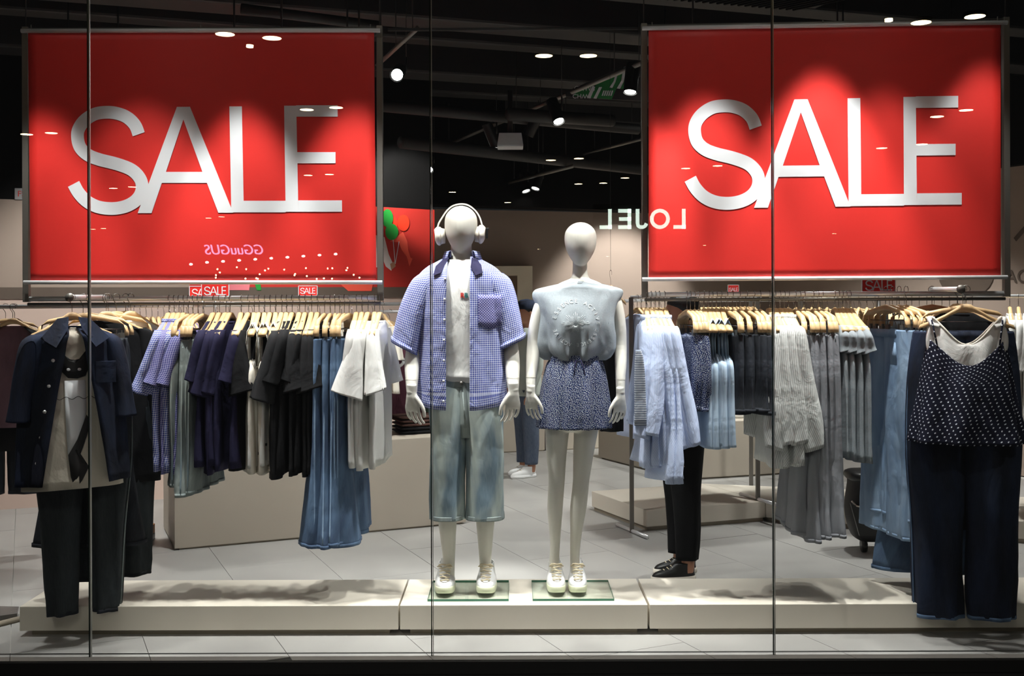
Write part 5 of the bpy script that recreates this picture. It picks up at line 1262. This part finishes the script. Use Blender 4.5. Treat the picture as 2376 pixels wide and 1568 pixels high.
# ============================================================= PEOPLE
def person(name, base, h, rz, top, trousers, shoe, label, hairlen, shirtlen=.60, cap_=None, sleevecol=None, sole=None, shoefab=None, bend=0):
    base = Vector(base); r = empty(name, base); R = Matrix.Rotation(rz, 3, 'Z'); k = h/1.72
    def T(v): return base+R @ (Vector(v)*k)
    def rl(g, pts, n=26, cap=True, off=None, sub=4):
        g.loft([[T(v) for v in ring(x, y, z, a, b, n, 1, off)] for x, y, z, a, b in catmull(pts, sub)], True, cap, cap)
    # body: skin
    g = G()
    rl(g, [(0, -.005, 1.50, .03, .035), (0, -.012, 1.52, .055, .07), (0, -.01, 1.56, .068, .088), (0, 0, 1.62, .076, .098), (0, .008, 1.67, .07, .09), (0, .01, 1.70, .045, .06), (0, .01, 1.715, .01, .015)])
    rl(g, [(0, .02, 1.40, .05, .052), (0, .012, 1.46, .05, .055), (0, .0, 1.53, .048, .055)])
    g.tube([T((0, -.085, 1.635)), T((0, -.108, 1.60)), T((0, -.118, 1.583)), T((0, -.095, 1.573))], [.007*k, .011*k, .014*k, .008*k], 8)
    for s_ in (-1, 1): g.ell(T((s_*.078, .012, 1.605)), (.010*k, .02*k, .032*k), 10, 8, rot=R)
    g.ell(T((0, -.093, 1.548)), (.024*k, .012*k, .007*k), 10, 6, rot=R)
    rl(g, [(0, .0, .80, .13, .1), (0, 0, .95, .155, .105), (0, 0, 1.05, .13, .09), (0, 0, 1.2, .15, .1), (0, .01, 1.34, .17, .095), (0, .015, 1.42, .1, .07)])
    for s_ in (-1, 1):
        rl(g, [(s_*.085, 0, .86, .08, .085), (s_*.09, 0, .5, .055, .058), (s_*.09, .01, .33, .05, .056), (s_*.09, .01, .1, .034, .04), (s_*.09, 0, .05, .034, .045)])
        rl(g, [(s_*.165, .01, 1.40, .03, .04), (s_*.19, .01, 1.35, .045, .05), (s_*.215, .01, 1.1, .04, .042), (s_*.225, -.03, .96, .033, .036), (s_*.225, -.09, .82, .025, .025)])
        o_ = T((s_*.225, -.09, .82)); g2 = G(); hand(g2, 0, 0, -s_, .9*k, 0); g.add([o_+R @ Vector(v) for v in g2.v], g2.f)
    finish(g.mk('body', M['human'], r, base), .006, 3)
    for s_ in (-1, 1):
        g = G(); g.ell(T((s_*.03, -.088, 1.615)), (.012*k, .008*k, .006*k), 10, 6, rot=R); g.mk('eye', M['hair'], r, base)
    g = G(); zz = 1.5 if hairlen else 1.56
    rl(g, [(0, .045, zz, .055, .045), (0, .04, 1.58, .078, .07), (0, .028, 1.62, .086, .088), (0, .012, 1.66, .085, .1), (0, .012, 1.70, .065, .082), (0, .012, 1.73, .02, .025)]); g.mk('hair', M['hair'], r, base)
    if cap_:
        g = G(); rl(g, [(0, .005, 1.645, .092, .112), (0, .005, 1.69, .088, .106), (0, .005, 1.73, .06, .075), (0, .005, 1.745, .01, .012)]); g.prism([T(v) for v in ((-.06, -.1, 1.65), (-.05, -.16, 1.64), (.05, -.16, 1.64), (.06, -.1, 1.65))], (0, 0, .006)); g.mk('cap', cap_, r, base)
    g = G(); fo = folds(.008, 6, 301, 1.4, .8, .002); tz = 1.46
    rl(g, [(0, .015, 1.46, .065, .06), (0, .015, 1.43, .12, .085), (0, .01, 1.38, .185, .11), (0, 0, 1.25, .185, .125), (0, 0, 1.1, .175, .125), (0, 0, tz-shirtlen*.8, .185, .13), (0, 0, tz-shirtlen, .19, .135)], 40, False, fo)
    for s_ in (-1, 1): rl(g, [(s_*.155, .01, 1.42, .035, .05), (s_*.19, .01, 1.35, .062, .066), (s_*.218, .01, 1.1, .055, .056), (s_*.228, -.03, .97, .048, .05), (s_*.228, -.075, .86, .042, .042)], 22, False, fo)
    g.mk('jacket', top, r, base, solid=.004)
    g = G(); fo = folds(.007, 4, 303, .9, .1, .003)
    rl(g, [(0, 0, 1.0, .15, .115), (0, 0, .93, .168, .125), (0, 0, .84, .172, .125), (0, 0, .8, .16, .12)], 36, False, fo)
    for s_ in (-1, 1): rl(g, [(s_*.082, 0, .86, .092, .115), (s_*.088, 0, .6, .078, .092), (s_*.09, .005, .45, .07, .08), (s_*.09, .01, .28, .066, .072), (s_*.09, .01, .13, .056, .062)], 26, False, fo)
    g.mk('trousers', trousers, r, base, solid=.004)
    for s_ in (-1, 1):
        o = empty('sneaker', (0, 0, 0)); o.parent = r; dx = s_*.09; yy = -.05-(.03*s_)
        def ft(a, b, cy, z): return [T((dx+v.x*(1-.18*max(0, v.y/b)), cy+v.y+yy, z)) for v in ring(0, 0, 0, a, b, 26, .85)]
        g = G(); g.loft([ft(.042, .132, 0, 0), ft(.048, .14, 0, .01), ft(.046, .138, 0, .034)], True, True, True); g.mk('sole', sole or M['shoe'], o, base)
        g = G(); g.loft([ft(a, b, cy, z) for z, a, b, cy in catmull([(.032, .044, .134, 0), (.055, .042, .12, .01), (.08, .036, .085, .045), (.11, .036, .058, .062)], 4)], True, True, True); g.mk('upper', shoe, o, base)
        for q in range(4):
            g = G(); z = .066+q*.011; y = yy-.062+q*.022; g.tube([T((dx-.022, y+.008, z)), T((dx, y, z+.008)), T((dx+.022, y+.008, z))], .003, 5); g.mk('lace', M['lace'], o, base)
    return tag(r, label, 'person')
bm_ = FL(1583, 1338); person('person', (bm_.x, bm_.y+.0, 0), 1.62, -PI/2+.12, Fb['blackcloth'], Fb['blackcloth'], M['blackpl'], 'person in black trousers and black sneakers standing behind the pale blue shirts', False, sole=M['plwhite'])
bw_ = FL(1222, 1104); person('person', (bw_.x, bw_.y, 0), 1.56, -PI/2+.45, Fb['sage'], Fb['jeansdark'], M['shoe'], 'person in pale sage jacket, dark cap and jeans between the mannequins', True, .66, cap_=Fb['darkdenim'])

# shopping trolley bag on the right
c = FL(2040, 1288); c.y += .05; r = empty('trolley_bag', c)
g = G(); pts = [(.09, .06), (.12, .12), (.16, .13), (.45, .115), (.56, .12)]
Z = [(.07, .09, .08), (.10, .125, .11), (.2, .155, .125), (.30, .16, .13), (.42, .145, .12), (.45, .145, .12)]
g.loft([ring(c.x, c.y+.08, z, a, b, 32, .6) for z, a, b in catmull(Z, 4)], True, True, True); g.mk('bag_body', mat('black_nylon', (22, 21, 21), .6, 0, .2, 40), r, c)
g = G(); g.loft([ring(c.x, c.y+.08, z, a, b, 28, .6) for z, a, b in ((.45, .15, .125), (.47, .165, .14), (.495, .16, .135), (.505, .14, .115))], True, True, True); g.mk('lid', M['blackpl'], r, c)
g = G(); g.tube([(c.x-.16, c.y-.02, .33), (c.x-.14, c.y-.05, .305), (c.x-.10, c.y-.062, .30), (c.x-.05, c.y-.062, .30), (c.x-.02, c.y-.06, .27), (c.x-.0, c.y-.06, .235)], .005, 6); g.mk('piping', M['plwhite'], r, c)
g = G(); g.prism([(c.x-.175, c.y-.05, .32), (c.x-.12, c.y-.056, .30), (c.x-.03, c.y-.056, .29), (c.x, c.y-.05, .23), (c.x-.02, c.y-.05, .12), (c.x-.12, c.y-.05, .12)], (0, .02, 0)); g.mk('front_pocket', M['blackpl'], r, c)
for sx in (-.07, .09):
    g = G(); g.tube([(c.x+sx-.012, c.y+.03, .045), (c.x+sx+.012, c.y+.03, .045)], .045, 18); g.mk('wheel', M['blackpl'], r, c)
g = G(); g.tube([(c.x+.02, c.y+.18, .07), (c.x+.02, c.y+.22, .6), (c.x+.12, c.y+.22, .6)], .008, 6); g.mk('handle', M['gun'], r, c)
tag(r, 'black shopping trolley bag standing left of the pale jeans', 'trolley bag')
# folded things on the far block
for i, (px, py, m_, lb) in enumerate([(1700, 978, Fb['white'], 'white folded garment on the beige display block'), (1728, 972, Fb['plum'], 'dark red folded garment beside the white one on the beige block'), (1690, 1000, Fb['cream'], 'cream folded garment at the front of the beige display block')]):
    x = (px-1188)/F*9.95; g = G(); c = Vector((x+.05, 9.85+i*.06, .502)); g.loft([ring(c.x, c.y, c.z+z, a, b, 20, .6) for z, a, b in ((0, .12, .1), (.02, .13, .11), (.05, .128, .108), (.06, .11, .09))], True, True, True); tag(g.mk('folded_garment', m_, org=c), lb, 'folded clothes')

# ============================================================= LIGHT FIXTURES (out of frame above the window, and unseen fill in the shop)
def fixture(loc, tgt, power, ang, lb, group, r_=.045, soft=.05, col=(1, .985, .96)):
    loc = Vector(loc); d = (Vector(tgt)-loc).normalized(); o = empty('track_spotlight', loc)
    g = G(); g.tube([loc-d*.22, loc-d*.02], r_, 16, True); g.mk('housing', M['blackpl'], o, loc)
    g = G(); g.tube([loc-d*.02, loc-d*.012], r_*.8, 16); g.mk('lens', M['lamp'], o, loc)
    g = G(); p_ = loc-d*.12; g.tube([p_, Vector((p_.x, p_.y, 3.8))], .006, 6); g.mk('rod', M['blackpl'], o, loc)
    l = spot(loc+d*.03, tgt, power, ang, .55, col, soft); l.parent = o; l.location = d*.03
    return tag(o, lb, 'spotlight', group)
for i, a_ in enumerate(WINDOW_LIGHTS): fixture(*a_, '%s unseen black spotlight high above the window display' % ORD[i], 'spotlights over the window display', soft=.03)
for i, a_ in enumerate(SHOP_FILL): fixture(*a_, '%s unseen fill spotlight hung deep in the shop' % ORD[i], 'fill spotlights in the shop', soft=.06)

# ============================================================= THE MALL BEHIND THE CAMERA (seen only mirrored in the glass)
def mir(px, py, Yv): v = V(px, py, Yv); return Vector((v.x, 2*GY-v.y, v.z))
def downlight(px, py, Hc, lb, R_=.075, m='lampw'):
    y = py+KR*(px-1188); Yv = (Hc-CZ)*F/(684-y); p_ = mir(px, py, Yv)
    if abs(p_.y-GY) < .3: return
    g = G(); g.tube([p_, p_+Vector((0, 0, .01))], R_, 20); o = empty('ceiling_downlight', p_); g.mk('lens', M[m], o, p_)
    g = G(); g.tube([p_+Vector((0, 0, .002)), p_+Vector((0, 0, .03))], R_*1.15, 20); g.mk('trim_ring', M['blackpl'], o, p_)
    tag(o, lb, 'downlight', 'mall downlights reflected in the window')
DL = [(522, 80), (631, 89), (1262, 130), (1365, 130), (2137, 53), (2262, 39), (62, 312), (119, 309), (712, 255), (780, 250), (1278, 372), (1343, 368), (2174, 271), (2242, 256), (1591, 391), (1665, 385), (2046, 344), (2139, 335),
      (715, 407), (764, 405), (263, 437), (307, 434), (484, 506), (514, 503), (216, 532), (240, 530), (1050, 446), (1178, 470), (1342, 427), (1400, 425), (1450, 413), (1935, 542), (1635, 569), (1410, 595), (1251, 578)]
for i, (px, py) in enumerate(sorted(DL)): downlight(px, py, 3.7, '%s from the left of the warm mall downlights mirrored in the window' % ORD[i])
for i in range(10):
    px = 443+i*37.3; py = 611-i*2.4+(i == 0)*2; p_ = mir(px, py, 26); g = G(); g.ell(p_, (.045, .02, .03), 10, 6); tag(g.mk('festoon_bulb', M['lamp'], org=p_), '%s white bulb from the left of the light string mirrored in the left banner' % ORD[i], 'bulb', 'light string bulbs in the mall')
rr_ = random.Random(5)
FL_ = sorted((500+rr_.random()*340, 618+rr_.random()*30) for i in range(26))
for i, (px, py) in enumerate(FL_):
     p_ = mir(px, py, 27); g = G(); g.ell(p_, (.022, .02, .022), 8, 5); tag(g.mk('fairy_light', M['lampw'], org=p_), '%s tiny fairy light from the left mirrored below the light string' % ORD[i], 'bulb', 'fairy lights in the mall')
for i, (x, y, pw) in enumerate(MALL_FILL):
    p_ = Vector((x, y, 3.70)); o = empty('ceiling_downlight', p_)  # added fill light, housed like the mirrored downlights
    if y > 2:   # these mirror above the frame; the others sit beside the downlights seen in the glass
        g = G(); g.tube([p_+Vector((0, 0, .01)), p_+Vector((0, 0, .05))], .09, 20); g.mk('trim_ring', M['blackpl'], o, p_)
        g = G(); g.tube([p_, p_+Vector((0, 0, .01))], .075, 20); g.mk('lens', M['lampw'], o, p_)
    else:
        g = G(); g.tube([p_+Vector((0, 0, .01)), p_+Vector((0, 0, .03))], .03, 16); g.mk('lens', M['lampw'], o, p_)
    l = spot(p_, (p_.x*.8, 5.0, -.9 if y > 2 else -1.6), pw*(.9 if y > 2 else 1.6), 72 if y > 2 else 58, .7, (1, .97, .92), .015); l.parent = o; l.location = (0, 0, -.01)
    tag(o, '%s added fill light over the walkway outside the window' % ORD[i], 'downlight', 'fill lights added over the walkway')
def mirror_sign(txt, pxc, pyb, hpx, Yv, m, lb, sx=1, shear=0, bold=0):
    # a lit shop sign facing the window
    p_ = mir(pxc, pyb, Yv); h = hpx/F*Yv; o = empty('shop_sign', p_); g = G()
    add_text(g, txt, h, lambda v: p_+Vector((-(v.x*sx+v.y*shear), v.z, v.y)), extrude=.02, bold=bold); g.mk('lettering', M[m], o, p_)
    g = G(); g.box(p_+Vector((0, -.06, h/2)), (h*4.8*sx, .04, h*1.4)); g.mk('backing', M['black'], o, p_); tag(o, lb, 'sign')
def strokes(pts_list, w_, fn, g):
    for pts in pts_list:
        L_, R_ = [], []
        for i, p in enumerate(pts):
            a = pts[max(i-1, 0)]; b = pts[min(i+1, len(pts)-1)]; dx, dy = b[0]-a[0], b[1]-a[1]; q = math.hypot(dx, dy)
            L_.append((p[0]-dy/q*w_, p[1]+dx/q*w_)); R_.append((p[0]+dy/q*w_, p[1]-dx/q*w_))
        for i in range(len(pts)-1): g.prism([fn(*v) for v in (L_[i], L_[i+1], R_[i+1], R_[i])], (0, .03, 0))
p_ = mir(1489, 531, 19); h = 46/F*19; o = empty('shop_sign', p_); sc_ = 205/F*19/4.55
LO = {'L': [[(.09, 1), (.09, .0)], [(.0, .09), (.62, .09)]], 'O': [[(.5+.42*math.cos(t/20*2*PI), .5+.42*math.sin(t/20*2*PI)) for t in range(21)]],
      'J': [[(.55, 1), (.55, .3), (.52, .16), (.42, .09), (.28, .09), (.16, .14), (.09, .27)]], 'E': [[(.09, 1), (.09, 0)], [(.0, .09), (.66, .09)], [(.0, .5), (.62, .5)], [(.0, .91), (.66, .91)]]}
xo = 0
for ch, adv in (('L', .82), ('O', 1.1), ('J', .88), ('E', 1.0), ('L', .7)):
    g = G(); strokes(LO[ch], .09, lambda x, y: p_+Vector((-(x+xo-2.25)*sc_, 0, y*h)), g); g.mk('letter', M['sign_glow'], o, p_); xo += adv
g = G(); g.box(p_+Vector((0, -.06, h/2)), (sc_*5, .04, h*1.5)); g.mk('backing', M['black'], o, p_); tag(o, 'lit white shop sign across the mall, mirrored beside the right banner', 'sign')
mirror_sign('GGuuGUS', 545, 590, 24, 22, 'sign_pink', 'lilac lit sign across the mall mirrored in the left banner', sx=.95, shear=.2)
